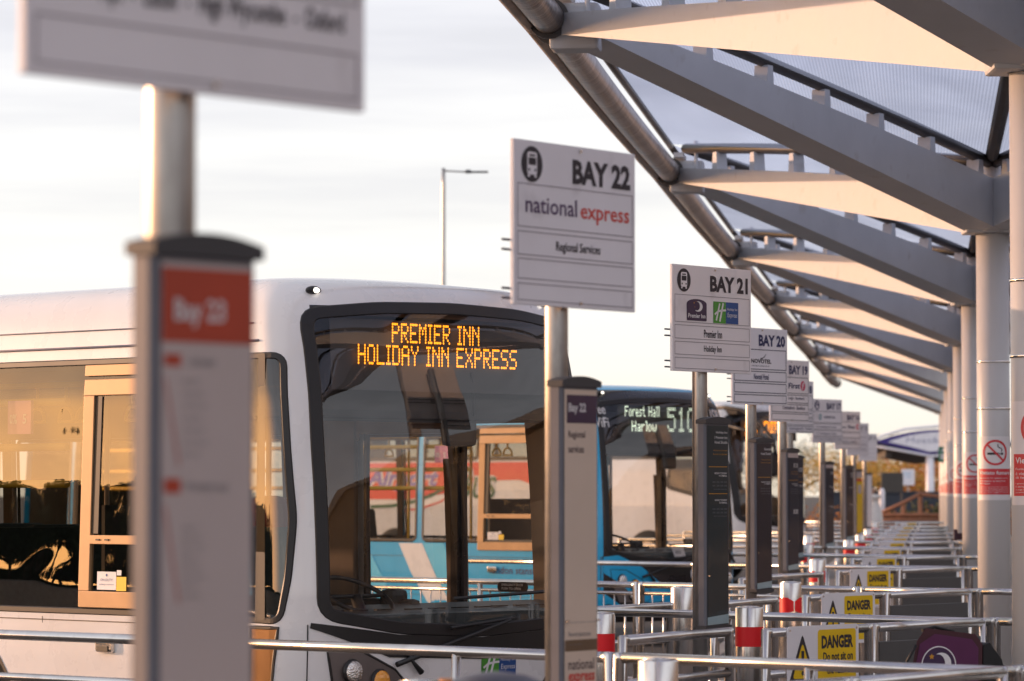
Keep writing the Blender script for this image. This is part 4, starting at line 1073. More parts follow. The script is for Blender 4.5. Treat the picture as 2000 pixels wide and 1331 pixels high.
def make_bus(name, label, cat, O, livery, th=R(46.5)):
    t = thing(name, label, cat, (O[0], O[1], 0), th)
    sh = Shell(2.55, 10.4, .40, PROF, 1.0)
    blue = livery == 'blue'
    if blue: sh.sgl = SGL2
    wb = 1.18 if blue else 1.05
    scr = round_poly([(.185, 1.07), (.195, 2.0), (.225, 2.755), (.7, 2.80), (1.275, 2.815), (1.85, 2.80), (2.33, 2.755), (2.36, 2.0), (2.365, 1.07), (1.9, .985), (1.275, .955), (.65, .985)], .10)
    sh.front = [scr]
    drv = round_poly([(.325, 2.52), (.30, 2.0), (.27, 1.6), (.29, 1.25), (.33, wb - .02), (1.0, wb), (2.95, wb), (2.95, 2.52)], .07)
    wins = [drv]
    y = 3.05
    while y < 9.6: wins.append(round_poly([(y, wb), (y, 2.52), (y + 1.5, 2.52), (y + 1.5, wb)], .07)); y += 1.6
    sh.left = wins
    dt_ = 2.5 if blue else 2.2; wt_ = 2.5 if blue else 2.12
    rw = [round_poly([(.70, .48), (.70, dt_), (1.37, dt_), (1.37, .48)], .04), round_poly([(1.44, .48), (1.44, wt_), (2.24, wt_), (2.24, .48)], .04)]
    y = 2.56
    for wd in (.24, 1.35, 1.35, 1.35, 1.35):
        rw.append(round_poly([(y, wb), (y, wt_), (y + wd, wt_), (y + wd, wb)], .06)); y += wd + .14
    sh.right = rw
    if blue:
        def colr(X, Y, z, x, y): return 1 if (y < .20 and z < 2.93 and x < 2.34) else 0
        paint = [LBLUE, DKPAINT]
    else: colr = None; paint = BUSW
    sh.build(t, paint, LIN, .28, colr)
    sh.ribbon(scr, 'front', a=-.04 if not blue else -.03, b=.03).build('windscreen_surround', RUB, t)
    for w in wins: sh.ribbon(w, 'left', a=-.026, b=.012).build('window_surround', RUB, t)
    for w in rw: sh.ribbon(w, 'right', a=-.02, b=.014).build('window_surround', LIN if not blue else RUB, t)
    # driver's framed sliding window
    y0, y1, z0, z1 = .92, 2.03, 1.08, 2.41
    def fr(mb, a, b, c, d, th=.02, off=.0):
        for (p, q) in (((a, c), (b, c)), ((a, d), (b, d))): pass
    mb = MB(); W_ = .095
    X = -.012
    for (a, b, c, d) in ((y0, y1, z0, z0 + W_), (y0, y1, z1 - W_, z1), (y0, y0 + W_, z0 + W_, z1 - W_), (y1 - W_, y1, z0 + W_, z1 - W_)):
        mb.box((0, (a + b) / 2, (c + d) / 2), (.03, b - a, d - c), bev=.004)
    mb.box((0, (y0 + y1) / 2, 1.475), (.03, y1 - y0 - 2 * W_, .052), bev=.003)
    mb.map(lambda v: Vector((sh.ml(v.y, v.z).x + v.x - .004, v.y, v.z))); wf = mb.build('sliding_window_frame', ALU_GOLDLIT, t)
    mb = MB(); mb.box((-.005, (y0 + y1) / 2, 2.462), (.024, y1 - y0, .065), bev=.003); mb.map(lambda v: Vector((sh.ml(v.y, v.z).x + v.x - .004, v.y, v.z))); mb.build('top_vent_panel', ALU_GOLDLIT, t)
    mb = MB(); mb.box((.0, y1 - W_ - .03, 1.91), (.02, .06, .80)); mb.map(lambda v: Vector((sh.ml(v.y, v.z).x + v.x + .002, v.y, v.z))); mb.build('sliding_seal', RUB, wf)
    mb = MB()
    for yy in (y1 - .17, y1 - .25): mb.box((-.018, yy, 1.475), (.006, .035, .010))
    mb.map(lambda v: Vector((sh.ml(v.y, v.z).x + v.x - .004, v.y, v.z))); mb.build('latch', RUB, wf)
    # notices in the driver's window
    def leftrect(mb, a, b, c, d, off): mb.poly([sh.ml(a, c, off), sh.ml(b, c, off), sh.ml(b, d, off), sh.ml(a, d, off)])
    mb = MB(); leftrect(mb, 1.71, 1.88, 1.185, 1.29, .004); leftrect(mb, 1.665, 1.705, 1.27, 1.30, .004); mb.build('window_notice', WHT, t)
    mb = MB(); leftrect(mb, 1.62, 1.707, 1.18, 1.262, .004); mb.build('yellow_notice', YELL, t)
    mb = MB(); left_text(mb, 'ON DUTY', 1.74, 1.85, 1.235, 1.25); left_text(mb, 'safety notice', 1.73, 1.86, 1.21, 1.222); disc(mb, -1.795, 1.27, .008, .008)
    mb.map(lambda v: sh.ml(-v.x, v.z, .006)); mb.build('small_print', BLU, t)
    # vertical mullions
    mb = MB()
    a_, b_ = sh.ml(.47, 1.04, .006), sh.ml(.47, 2.52, .006)
    q = [sh.ml(.44, 1.04, .008), sh.ml(.52, 1.04, .008), sh.ml(.50, 2.52, .008), sh.ml(.44, 2.52, .008)]
    mb.poly(q); mb.build('mullion', RUB, t)
    # lower door panel below the driver's window
    if not blue:
        pp = [(.345, 1.0), (.56, 1.0), (.60, .30), (.46, .30), (.40, .62)]
        sh.patch(pp, 'left', .004).build('cab_door_panel', mat('bronze_cab_panel', (.28, .14, .05), rough=.3, metal=.5), t)
        sh.ribbon(pp, 'left', a=-.012, b=.012, off=.008).build('cab_door_seal', RUB, t)
    # panel seams, handle
    mb = MB()
    for yy in (2.38, 3.95, 5.5, 7.1): leftrect(mb, yy - .003, yy + .003, .30, 1.02, .0025)
    leftrect(mb, .5, 10.2, .998, 1.004, .0025); leftrect(mb, .6, 10.2, .545, .55, .0025)
    mb.build('panel_seam', RUB, t)
    mb = MB(); mb.box((-.012, 1.79, .86), (.04, .15, .075), bev=.02); mb.build('flap_handle', CHROME, t)
    mb = MB(); mb.box((-.034, 1.79, .845), (.006, .10, .035), bev=.003); mb.build('handle_recess', RUB, t)
    # cantrail line and gutter
    mb = MB(); mb.tube([sh.ml(yy, 2.60, .006) for yy in (.5, 3, 6, 10.2)], .007, 6); mb.tube([sh.ml(yy, 2.70, .004) for yy in (.55, 3, 6, 10.2)], .004, 6); mb.build('gutter_line', RUB if blue else LINEC, t)
    # wheels and arches
    for wy in ((4.3, 8.6) if blue else (3.2, 8.1)):
        arch = [(wy + .60 * math.cos(a), .30 + .66 * max(0, math.sin(a))) for a in [math.pi * i / 16 for i in range(17)]]
        sh.patch(arch, 'left', .0035, .2).build('wheel_arch', RUB, t)
        wheel(t, .10, wy); wheel(t, 2.45, wy)
    # front grille mark lights
    for xx in (.34, 2.21):
        p = sh.mf(xx, 2.885); mb = MB(); M_ = Matrix.Translation(p)
        bmesh.ops.create_uvsphere(mb.bm, u_segments=16, v_segments=8, radius=1, matrix=Matrix.Translation(p + Vector((0, -.01, 0))) @ Matrix.Diagonal((.055, .03, .026, 1))); ml_ = mb.build('marker_light', BLK, t)
        mb = MB(); bmesh.ops.create_uvsphere(mb.bm, u_segments=12, v_segments=8, radius=1, matrix=Matrix.Translation(p + Vector((0, -.032, 0))) @ Matrix.Diagonal((.026, .016, .016, 1))); mb.build('lens', LAMPL, ml_)
    # lower front details
    for sx in (0, 1):
        mir = (lambda p: p) if sx == 0 else (lambda p: [(2.55 - q[0], q[1]) for q in reversed(p)])
        cl = mir([(.21, .98 - .10), (.40, .87), (.62, .76), (.80, .58), (.70, .50), (.32, .50), (.24, .70)])
        sh.patch(cl, 'front', .004).build('headlight_bezel', mat('bezel_grey', (.16, .13, .12), rough=.4, metal=.3), t)
        sh.ribbon(cl, 'front', a=-.008, b=.008, off=.008).build('bezel_seal', RUB, t)
        for (hx, hz, r, mm, nm) in ((.36, .755, .062, LAMP, 'headlight'), (.53, .70, .06, INDIC, 'indicator'), (.50, .58, .05, LAMP, 'headlight')):
            if sx: hx = 2.55 - hx
            p = sh.mf(hx, hz, .012); mb = MB()
            bmesh.ops.create_uvsphere(mb.bm, u_segments=20, v_segments=10, radius=1, matrix=Matrix.Translation(p) @ Matrix.Diagonal((r, .03, r, 1)))
            h = mb.build(nm, mm, t)
            mb = MB(); bmesh.ops.create_uvsphere(mb.bm, u_segments=24, v_segments=8, radius=1, matrix=Matrix.Translation(p + Vector((0, .012, 0))) @ Matrix.Diagonal((r * 1.2, .026, r * 1.2, 1))); mb.build('lamp_ring', RUB, h)
    # V shaped black cowl under the screen
    cw = [(.13, 1.03), (.125, 1.0), (.58, .83), (1.275, .80), (1.97, .83), (2.42, 1.0), (2.42, 1.03), (1.9, .955), (1.275, .925), (.65, .955)]
    sh.patch(cw, 'front', .0045).build('cowl', RUB, t)
    mb = MB()
    for xx in (.115, ): mb.tube([sh.mf(.115, z, .002) for z in (.30, .6, .9, 1.02)], .004, 6)
    mb.tube([sh.mf(2.435, z, .002) for z in (.30, .6, .9, 1.02)], .004, 6)
    mb.build('panel_seam', RUB, t)
    # wipers
    def wip(p0, p1, q0, q1):
        mb = MB(); mb.tube([sh.mf(*p0, .03), sh.mf(*p1, .055)], [.016, .009], 8); a_ = mb.build('wiper', BLK, t)
        mb = MB(); mb.tube([sh.mf(q0[0] + (q1[0] - q0[0]) * k / 8, q0[1] + (q1[1] - q0[1]) * k / 8, .035) for k in range(9)], .010, 6); mb.build('wiper_blade', BLK, a_)
    wip((2.32, .93), (1.98, 1.16), (1.02, 1.15), (2.14, 1.185)); wip((.62, .79), (1.45, 1.02), (1.0, .985), (1.52, 1.03))
    mb = MB(); mb.tube([sh.mf(.70, .87, .012), sh.mf(.73, .80, .03), sh.mf(.79, .74, .03)], [.012, .01, .018], 8); mb.build('washer_hose', BLK, t)
    # bumper edge & plate
    mb = MB(); mb.tube([sh.mf(.12 + 2.31 * k / 20, .36, .01) for k in range(21)], .02, 8); mb.build('bumper_strip', BLK, t)
    # ----- interior
    mb = MB(); mb.box((1.275, 5.3, .36), (2.35, 9.6, .06)); mb.build('floor', FLOORM, t)
    mb = MB(); mb.box((1.275, 5.4, 2.62), (2.3, 9.4, .05)); mb.box((1.275, .75, 2.42), (2.15, .62, .50), bev=.05); mb.build('ceiling', LIND, t)
    db = [(.15, 1.06), (.5, 1.10), (1.2, 1.12), (1.9, 1.10), (2.35, 1.04)]
    mb = MB()
    rowsA = [sh.mf(.16 + 2.23 * k / 20, 1.0, -.05) for k in range(21)]
    for k in range(20):
        a, b = rowsA[k], rowsA[k + 1]; hz = 1.065
        mb.poly([(a.x, a.y, .98), (b.x, b.y, .98), (b.x, b.y, hz), (a.x, a.y, hz)]); mb.poly([(a.x, a.y, hz), (b.x, b.y, hz), (b.x, .55, hz + .04), (a.x, .55, hz + .04)])
        mb.poly([(a.x, .55, hz + .04), (b.x, .55, hz + .04), (b.x, .58, .40), (a.x, .58, .40)])
    ds = mb.build('dashboard', mat('dash_grey', (.045, .055, .06), rough=.5), t)
    mb = MB()
    for k in range(10): mb.box((.35 + k * .19, .20 + (.0 if 2 < k < 7 else .05), 1.088), (.12, .025, .008))
    mb.build('vent', RUB, ds)
    mb = MB(); c = Vector((.72, .46, 1.16)); rot = Matrix.Rotation(R(28), 3, 'X')
    mb.tube([c + rot @ Vector((.22 * math.cos(a), .22 * math.sin(a), 0)) for a in [2 * math.pi * k / 24 for k in range(25)]], .014, 8, caps=False)
    mb.tube([c - rot @ Vector((.21, 0, 0)), c + rot @ Vector((.21, 0, 0))], .012, 6); mb.tube([c, c + Vector((0, -.15, -.35))], .035, 8); mb.build('steering_wheel', BLK, t)
    ds_ = seat('driver_seat', t, .78, .86, .42, SEATM, .50)
    mb = MB(); mb.box((.70, 1.16, 1.62), (.24, .10, .22), Matrix.Rotation(R(-6), 3, 'X'), bev=.05); mb.build('headrest', SEATR, ds_)
    mb = MB(); mb.box((.62, 2.0, 1.05), (.95, .03, 1.25)); mb.build('cab_partition', LIND, t)
    mb = MB(); mb.box((1.25, 1.0, .80), (.08, 1.0, .66), bev=.03); mb.box((1.22, .66, 1.12), (.14, .12, .14), bev=.04); mb.build('ticket_machine', BLK, t)
    for (sx, sy) in [q_ for q_ in ((.50, 2.9), (.50, 3.7), (.50, 4.6), (.50, 5.5), (.50, 6.4), (2.02, 4.2), (2.02, 5.1), (2.02, 6.0), (2.02, 6.9), (.5, 7.3)) if not blue or q_[1] > 5.6]: seat('passenger_seat', t, sx, sy, .40, SEATM)
    mr = HRAIL
    for (px_, py_) in ((1.02, 2.1), (1.60, 2.15), (1.02, 4.2), (1.60, 3.7), (1.02, 6.0)):
        mb = MB(); mb.tube([(px_, py_, .4), (px_, py_, 2.6)], .017, 10); mb.build('pole', HRAILT if not blue or py_ < 3 else mr, t)
    for xx, m_ in ((.78, mr), (1.78, HRAILT)):
        mb = MB(); mb.tube([(xx, 1.9, 2.42), (xx, 9.5, 2.42)], .018, 10); mb.build('ceiling_rail', m_, t)
    for zz, m_ in ((2.29, mr), (2.02, mr), (1.80, mr)):
        mb = MB(); mb.tube([(.16, 2.35, zz), (.16, 9.0, zz)], .024, 10); mb.build('grab_rail', m_, t)
    mb = MB(); mb.box((.10, 2.72, 2.20), (.02, .22, .20)); leftp = mb.build('pink_notice', mat('pink_notice', (.55, .20, .38), rough=.5), t)
    mb = MB(); left_text(mb, '5', 2.65, 2.685, 2.16, 2.22, bold=.02); left_text(mb, '0%', 2.74, 2.81, 2.16, 2.22, bold=.02); mb.map(lambda v: Vector((.088, -v.x, v.z))); mb.build('lettering', WHT, leftp)
    # hanging straps
    for yy in (2.3, 2.48, 2.95, 3.12, 3.4, 4.3, 4.8):
        mb = MB(); mb.tube([(.78, yy, 2.42), (.78, yy, 2.26)], .012, 6)
        pts = [(.78 + .0, yy + .07 * math.cos(a), 2.19 + .085 * math.sin(a)) for a in [math.pi * k / 12 for k in range(13)]]
        mb.tube(pts + [pts[0]], .012, 6); mb.build('hanging_strap', HRAIL, t)
    # interior mirror
    mb = MB(); mb.box((1.62, .52, 2.10), (.26, .06, .16), bev=.03); mb.tube([(1.62, .40, 2.2), (1.55, .35, 2.45)], .01, 6); mb.build('interior_mirror', BLK, t)
    # doors on the far side: leaf frames and posts
    for (a, b) in ((.70, 1.37), (1.44, 2.24)):
        mb = MB()
        for yy in (a + .015, b - .015): mb.box((2.52, yy, 1.41), (.03, .025, 1.9))
        mb.build('door_leaf_frame', DKPAINT, t)
    mb = MB(); mb.box((2.50, 1.405, 1.4), (.04, .06, 2.0)); mb.build('door_post', DKPAINT, t)
    mb = MB(); mb.box((2.48, 2.40, 1.4), (.04, .24, 2.0), bev=.01); mb.build('tan_pillar', LIN, t)
    mb = MB(); mb.poly([(2.49, p[0], p[1]) for p in rrect(.78, 1.04, 1.14, 1.20, .028)]); st = mb.build('door_notice', DKPAINT, t)
    mb = MB(); put_text(mb, 'EMERGENCY DOOR', -1.0, -.82, 1.175, 1.19); put_text(mb, 'PUSH TO OPEN', -1.0, -.84, 1.152, 1.167); mb.map(lambda v: Vector((2.487, -v.x, v.z))); mb.build('lettering', WHT, st)
    return t, sh

bus1, s1 = make_bus('shuttle_bus', 'white single deck bus with amber destination display, filling the left of the photo', 'bus', (-1.05, 19.6), 'white')
# destination display of the white bus
mb = MB(); x0, x1 = .40, 2.22
q = [Vector((.42, .37, 2.735)), Vector((2.22, .37, 2.735)), Vector((2.22, .35, 2.33)), Vector((.42, .35, 2.33))]
mb.poly(q); pan = mb.build('display_panel', mat('display_panel_grey', (.05, .05, .055), rough=.5), bus1)
mb = MB(); dots(mb, 'HOLIDAY INN EXPRESS', .61, 1.92, 2.475, 2.592, .335, .82, 1, .82); dots(mb, 'PREMIER INN', .88, 1.60, 2.605, 2.72, .335, .82, 1, .82); mb.build('led_lettering', LED, pan)
# hotel badge on the nose
mb_parent = bpy.data.objects.new('nose_badge', None)
def badge_on_front(t, sh, x0, x1, z0, z1):
    w = (x1 - x0) / 2; h = z1 - z0; xm = x0 + w
    root = MB(); root.poly([(x0, 0, z0), (xm, 0, z0), (xm, 0, z1), (x0, 0, z1)]); sh.mapped(root, 'front', .004); g = root.build('green_panel', GRN, t)
    mb = MB(); mb.poly([(xm, 0, z0), (x1, 0, z0), (x1, 0, z1), (xm, 0, z1)]); sh.mapped(mb, 'front', .004); mb.build('blue_panel', BLU, t)
    mb = MB()
    bar(mb, x0 + .22 * w, z0 + .12 * h, x0 + .50 * w, z0 + .92 * h, .11 * w); bar(mb, x0 + .50 * w, z0 + .08 * h, x0 + .78 * w, z0 + .95 * h, .12 * w)
    pts = [(x0 + .10 * w, z0 + .40 * h), (x0 + .35 * w, z0 + .55 * h), (x0 + .65 * w, z0 + .60 * h), (x0 + 1.0 * w, z0 + .62 * h)]
    for a, b in zip(pts, pts[1:]): bar(mb, a[0], a[1], b[0], b[1], .09 * w)
    put_text(mb, 'Holiday Inn', xm + .08 * w, x1 - .06 * w, z0 + .60 * h, z0 + .78 * h, shear=.1); put_text(mb, 'Express', xm + .10 * w, x1 - .08 * w, z0 + .26 * h, z0 + .52 * h, shear=.1)
    sh.mapped(mb, 'front', .006); mb.build('lettering', WHT, g)
bpy.data.objects.remove(mb_parent)
badge_on_front(bus1, s1, 1.27, 1.56, .69, .835)

bus2, s2 = make_bus('service_bus', 'cyan and black single deck bus with route 510 display, behind the teal timetable case', 'bus', (1.08, 40.3), 'blue')
mb = MB(); mb.poly([(.56, .37, 2.80), (2.20, .37, 2.80), (2.20, .35, 2.42), (.56, .35, 2.42)]); pan = mb.build('display_panel', mat('display_panel_black', (.015, .018, .016), rough=.5), bus2)
mb = MB(); dots(mb, 'Forest Hall', .66, 1.26, 2.62, 2.74, .335, .95); dots(mb, 'Harlow', .78, 1.21, 2.45, 2.57, .335, .95); dots(mb, '510', 1.40, 1.90, 2.45, 2.735, .335, .95, 2, .5); mb.build('led_lettering', LEDW, pan)
mb = MB(); put_text(mb, 'Free', .13, .30, 2.64, 2.75, bold=.01); put_text(mb, 'WiFi', .11, .31, 2.49, 2.60, bold=.01); put_text(mb, 'USB', 1.95, 2.28, 2.58, 2.72, bold=.01)
s2.mapped(mb, 'front', .008); mb.build('lettering', WHT, bus2)
def swoosh(zone, poly, m, nm, off=.0042, t=bus2, sh=s2): sh.patch(poly, zone, off).build(nm, m, t)
swoosh('front', [(.14, 1.02), (.30, 1.04), (.62, .90), (.86, .74), (1.10, .62), (.90, .50), (.60, .50), (.35, .70), (.14, .84)], LBLUE, 'cyan_swoosh', .0065)
swoosh('front', [(.05, .68), (.30, .50), (.55, .34), (.2, .34), (.05, .45)], LBLUE, 'cyan_swoosh', .0065)
swoosh('front', [(1.0, .62), (1.4, .60), (1.4, .34), (.9, .34)], LBLUE, 'cyan_swoosh', .0065)
mb = MB(); ring(mb, 1.48, .815, .045, .075, ex=.95); bar(mb, 1.44, .77, 1.51, .86, .02); put_text(mb, 'ARRIVA', 1.62, 2.10, .78, .86, bold=.02); s2.mapped(mb, 'front', .009); mb.build('lettering', WHT, bus2)
mb = MB(); mb.poly([(1.16, 0, 1.01), (1.36, 0, 1.01), (1.31, 0, 1.12), (1.10, 0, 1.12)]); s2.mapped(mb, 'front', -.02); nb = mb.build('windscreen_card', BOARD, bus2)
mb = MB(); put_text(mb, '322', 1.17, 1.27, 1.05, 1.08, bold=.02); s2.mapped(mb, 'front', -.018); mb.build('lettering', INK, nb)
# stripes along the side of the cyan bus
swoosh('left', [(2.95, 1.15), (3.34, 1.15), (3.13, .80), (2.76, .32), (2.39, .32), (2.74, .80)], BUSW, 'white_stripe')
swoosh('left', [(2.60, 1.15), (2.94, 1.15), (2.73, .80), (2.38, .32), (2.02, .32), (2.36, .80)], LBLUE2, 'light_cyan_stripe')
swoosh('left', [(3.8, 1.00), (5.5, 1.00), (4.5, .32), (3.3, .32)], LBLUE2, 'light_cyan_stripe')
mb = MB(); left_text(mb, 'london stansted', 1.0, 1.84, .81, .895, bold=.008); mb.map(lambda v: s2.ml(-v.x, v.z, .007)); mb.build('lettering', NAVY, bus2)
mb = MB(); ring(mb, -1.62, 2.70, .06, .09); left_text(mb, 'ARRIVA', .95, 1.45, 2.66, 2.74, bold=.02); mb.map(lambda v: s2.ml(-v.x, v.z, .007)); mb.build('lettering', WHT, bus2)

# ------------------------------------------------------------------ the white coach farther off
def make_coach(O):
    t = thing('coach', 'tall white coach with red side graphic and hanging black mirrors, behind the cyan bus', 'coach', (O[0], O[1], 0), TH)
    pr = [(.05, .30), (.01, .5), (0, .9), (0, 1.5), (.05, 2.2), (.12, 2.8), (.19, 3.15), (.25, 3.32), (.33, 3.42), (.5, 3.49), (.8, 3.52)]
    sh = Shell(2.52, 12.0, .55, pr, 1.24)
    scr = round_poly([(.14, 1.22), (.14, 2.6), (.26, 3.22), (1.26, 3.28), (2.26, 3.22), (2.38, 2.6), (2.38, 1.22), (1.26, 1.12)], .2)
    sh.front = [scr]
    wins = [round_poly([(.55, 1.55), (.60, 3.0), (1.7, 3.12), (1.9, 1.85)], .12)]
    y = 2.1
    while y < 11: wins.append(round_poly([(y, 2.42), (y, 3.12), (y + 1.45, 3.12), (y + 1.45, 2.42)], .08)); y += 1.55
    sh.left = wins; sh.right = wins
    sh.build(t, BUSW, LIN, .30)
    sh.ribbon(scr, 'front', a=-.06, b=.05).build('windscreen_surround', RUB, t)
    for w in wins: sh.ribbon(w, 'left', a=-.05, b=.03).build('window_surround', RUB, t)
    mb = MB(); mb.poly([(.35, .32, 2.75), (2.17, .32, 2.75), (2.17, .34, 3.18), (.35, .34, 3.18)]); pn = mb.build('display_panel', BLK, t)
    mb = MB(); dots(mb, 'A6', .45, .80, 2.82, 3.12, .29, .95, 2); dots(mb, 'LONDON', 1.0, 2.05, 2.86, 3.08, .29, .9) if False else None
    dots(mb, 'PORTMAN' if False else 'DIRE', 1.05, 1.75, 2.90, 3.12, .29, .9); mb.build('led_lettering', LED, pn)
    mb = MB(); mb.box((1.26, 6, .55), (2.3, 11, .1)); mb.build('floor', FLOORM, t)
    mb = MB(); mb.box((1.26, .8, 1.15), (2.1, .5, .3), bev=.05); mb.box((1.26, .8, 3.30), (1.9, .8, .1)); mb.build('dashboard', BLK, t)
    for k in range(8):
        for sx in (.55, 1.95): seat('passenger_seat', t, sx, 2.3 + k * 1.05, 1.0, SEATM)
    # side graphic
    redm = mat('coach_red', (.78, .04, .03), rough=.35, coat=.4); gre = mat('coach_green', (.02, .12, .06), rough=.4)
    z0, z1 = 1.55, 2.36
    sh.patch([(4.9, z1), (11.6, z1), (11.6, 1.62), (8.6, 1.60), (7.6, 1.72), (6.6, 1.98), (5.6, 2.0), (4.9, 1.80)], 'left', .004, .4).build('red_band', redm, t)
    def arc(pts, w, m, nm):
        mb = MB()
        for (a, b) in zip(pts, pts[1:]):
            bar(mb, -a[0], a[1], -b[0], b[1], w, 0)
        mb.map(lambda v: sh.ml(-v.x, v.z, .008)); mb.build(nm, m, t)
    arc([(9.6, 1.45), (9.0, 1.47), (8.4, 1.56), (7.9, 1.70), (7.4, 1.92)], .07, gre, 'green_swoosh')
    arc([(8.8, 1.36), (8.2, 1.42), (7.7, 1.55), (7.3, 1.72)], .035, redm, 'red_swoosh')
    def letters(grow, m, nm, off):
        mb = MB()
        left_text(mb, 'Airport', 7.75, 9.75, 1.78, 2.22, bold=.03 + grow, shear=.25)
        mb.map(lambda v: sh.ml(-v.x, v.z, off)); mb.build(nm, m, t)
    letters(.045, WHT, 'letter_outline', .006); letters(0, mat('coach_lilac', (.20, .17, .50), rough=.4), 'lettering', .009)
    for g_, m_, off in ((.05, WHT, .0065), (.0, gre, .0095)):
        mb = MB(); left_text(mb, 'Bus', 6.2, 7.25, 1.62, 2.28, bold=.005 + g_, shear=.2); left_text(mb, 'EAST', 4.4, 5.05, 1.72, 1.98, bold=.02 + g_)
        mb.map(lambda v: sh.ml(-v.x, v.z, off)); mb.build('lettering', m_, t)
    # swept mirrors
    for bx in (.02,):
        mb = MB(); mb.tube([(.10, .75, 3.36), (.03, .45, 3.38), (.0, .05, 3.32), (.0, -.40, 3.05), (.0, -.70, 2.72), (.0, -.74, 2.45)], .035, 10)
        mb.tube([(.10, .55, 3.05), (.0, .05, 2.95), (.0, -.45, 2.80), (.0, -.72, 2.60)], .03, 10)
        arm = mb.build('mirror_arm', BLK, t)
        mb = MB(); mb.box((bx, -.66, 2.28), (.24, .16, .46), bev=.06); mb.build('mirror', BLK, arm)
    for wy in (2.3, 8.9):
        arch = [(wy + .62 * math.cos(a), .32 + .70 * max(0, math.sin(a))) for a in [math.pi * i / 16 for i in range(17)]]
        sh.patch(arch, 'left', .0035, .2).build('wheel_arch', RUB, t); wheel(t, .1, wy, .5); wheel(t, 2.42, wy, .5)
    for hx in (.42, 2.10):
        p = sh.mf(hx, .85, .01); mb = MB(); bmesh.ops.create_uvsphere(mb.bm, u_segments=20, v_segments=10, radius=1, matrix=Matrix.Translation(p) @ Matrix.Diagonal((.26, .05, .12, 1))); mb.build('headlight', LAMP, t)
    sh.patch([(.5, 1.02), (2.02, 1.02), (1.9, .86), (.62, .86)], 'front', .004).build('grille', DKPAINT, t)
    for a, b in (((2.30, 1.03), (1.75, 1.5)), ((1.3, 1.02), (.6, 1.35))):
        mb = MB(); mb.tube([sh.mf(*a, .03), sh.mf(*b, .04)], .015, 6); mb.build('wiper', BLK, t)
    return t
make_coach((4.42, 68.3))
# ------------------------------------------------------------------ lamp post
p = P(866, 600, 91)
t = thing('street_lamp', 'tall thin street lamp with a flat lantern above the white bus', 'street lamp', (p.x, 91, 0))
mb = MB(); mb.tube([(0, 0, 0), (0, 0, 1.4), (0, 0, 1.42), (0, 0, 9.55), (0, 0, 10.0)], [.11, .11, .075, .055, .045], 14); mb.build('pole', POLE, t)
mb = MB(); mb.tube([(0, 0, 9.93), (.62, 0, 9.90)], .022, 8); mb.build('arm', POLE, t)
mb = MB(); mb.box((.85, 0, 9.90), (.58, .26, .035), bev=.012); mb.box((.63, 0, 9.91), (.14, .16, .09), bev=.02); mb.build('lantern', mat('lantern_grey', (.13, .13, .14), rough=.4, metal=.4), t)
# ------------------------------------------------------------------ meet and greet kiosk canopy
D = 180; k = D / F; c = P(1838, 860, D)
t = thing('kiosk_canopy', 'white eye shaped canopy fascia with purple outline and Meet & Greet lettering, in the distance', 'canopy', (c.x, D, 0), R(0))
def eye(sc, n_=24):
    pts = []
    for i in range(n_ + 1):
        u = -1 + 2 * i / n_; pts.append((u * 3.35 * sc, 4.28 + (.62 * (1 - abs(u) ** 2.0)) * sc))
    low = [(2.0, 4.06), (.9, 3.82), (0, 3.72), (-.75, 3.66), (-1.7, 3.92), (-2.6, 4.12)]
    pts += [(x * sc, 4.28 + (z - 4.28) * sc) for x, z in low]
    return pts
PUR2 = mat('kiosk_purple', (.035, .015, .20), rough=.4); KW = mat('kiosk_white', (.78, .76, .82), rough=.4); KD = mat('kiosk_soffit', (.06, .05, .045), rough=.6)
mb = MB(); mb.prism([(x, -.05, z) for x, z in eye(1.0)], (0, .3, 0)); mb.build('purple_edge', PUR2, t)
mb = MB(); mb.prism([(x, -.09, z) for x, z in eye(.80)], (0, .03, 0)); fa = mb.build('fascia', KW, t)
mb = MB(); put_text(mb, 'Meet&Greet', -1.75, 1.4, 4.22, 4.50, -.095, bold=.0); mb.build('lettering', mat('kiosk_grey_text', (.30, .30, .42), rough=.5), fa)
mb = MB(); pts = [(-3.6, 4.15), (-3.0, 4.55), (-1.8, 4.90), (0, 5.06), (1.8, 4.90), (3.0, 4.55), (3.6, 4.15)]; mb.tube([(x, -.1, z + .02) for x, z in pts], .07, 8)
mb.tube([(-3.5, -.1, 4.1), (-1.7, -.1, 3.78), (-.5, -.1, 3.56), (.9, -.1, 3.70), (3.4, -.1, 4.1)], .06, 8); mb.build('white_trim', KW, t)
mb = MB(); mb.prism([(-3.6, .2, 4.05), (-.5, .2, 3.45), (3.6, .2, 4.05), (3.6, .2, 4.3), (-3.6, .2, 4.3)], (0, 7, -.25)); mb.box((-2.6, 3, 3.7), (.3, 5, .35)); mb.build('soffit', KD, t)
mb = MB(); mb.tube([(-.55, .1, 0), (-.55, .1, 3.6)], .21, 16); mb.build('column', KW, t)
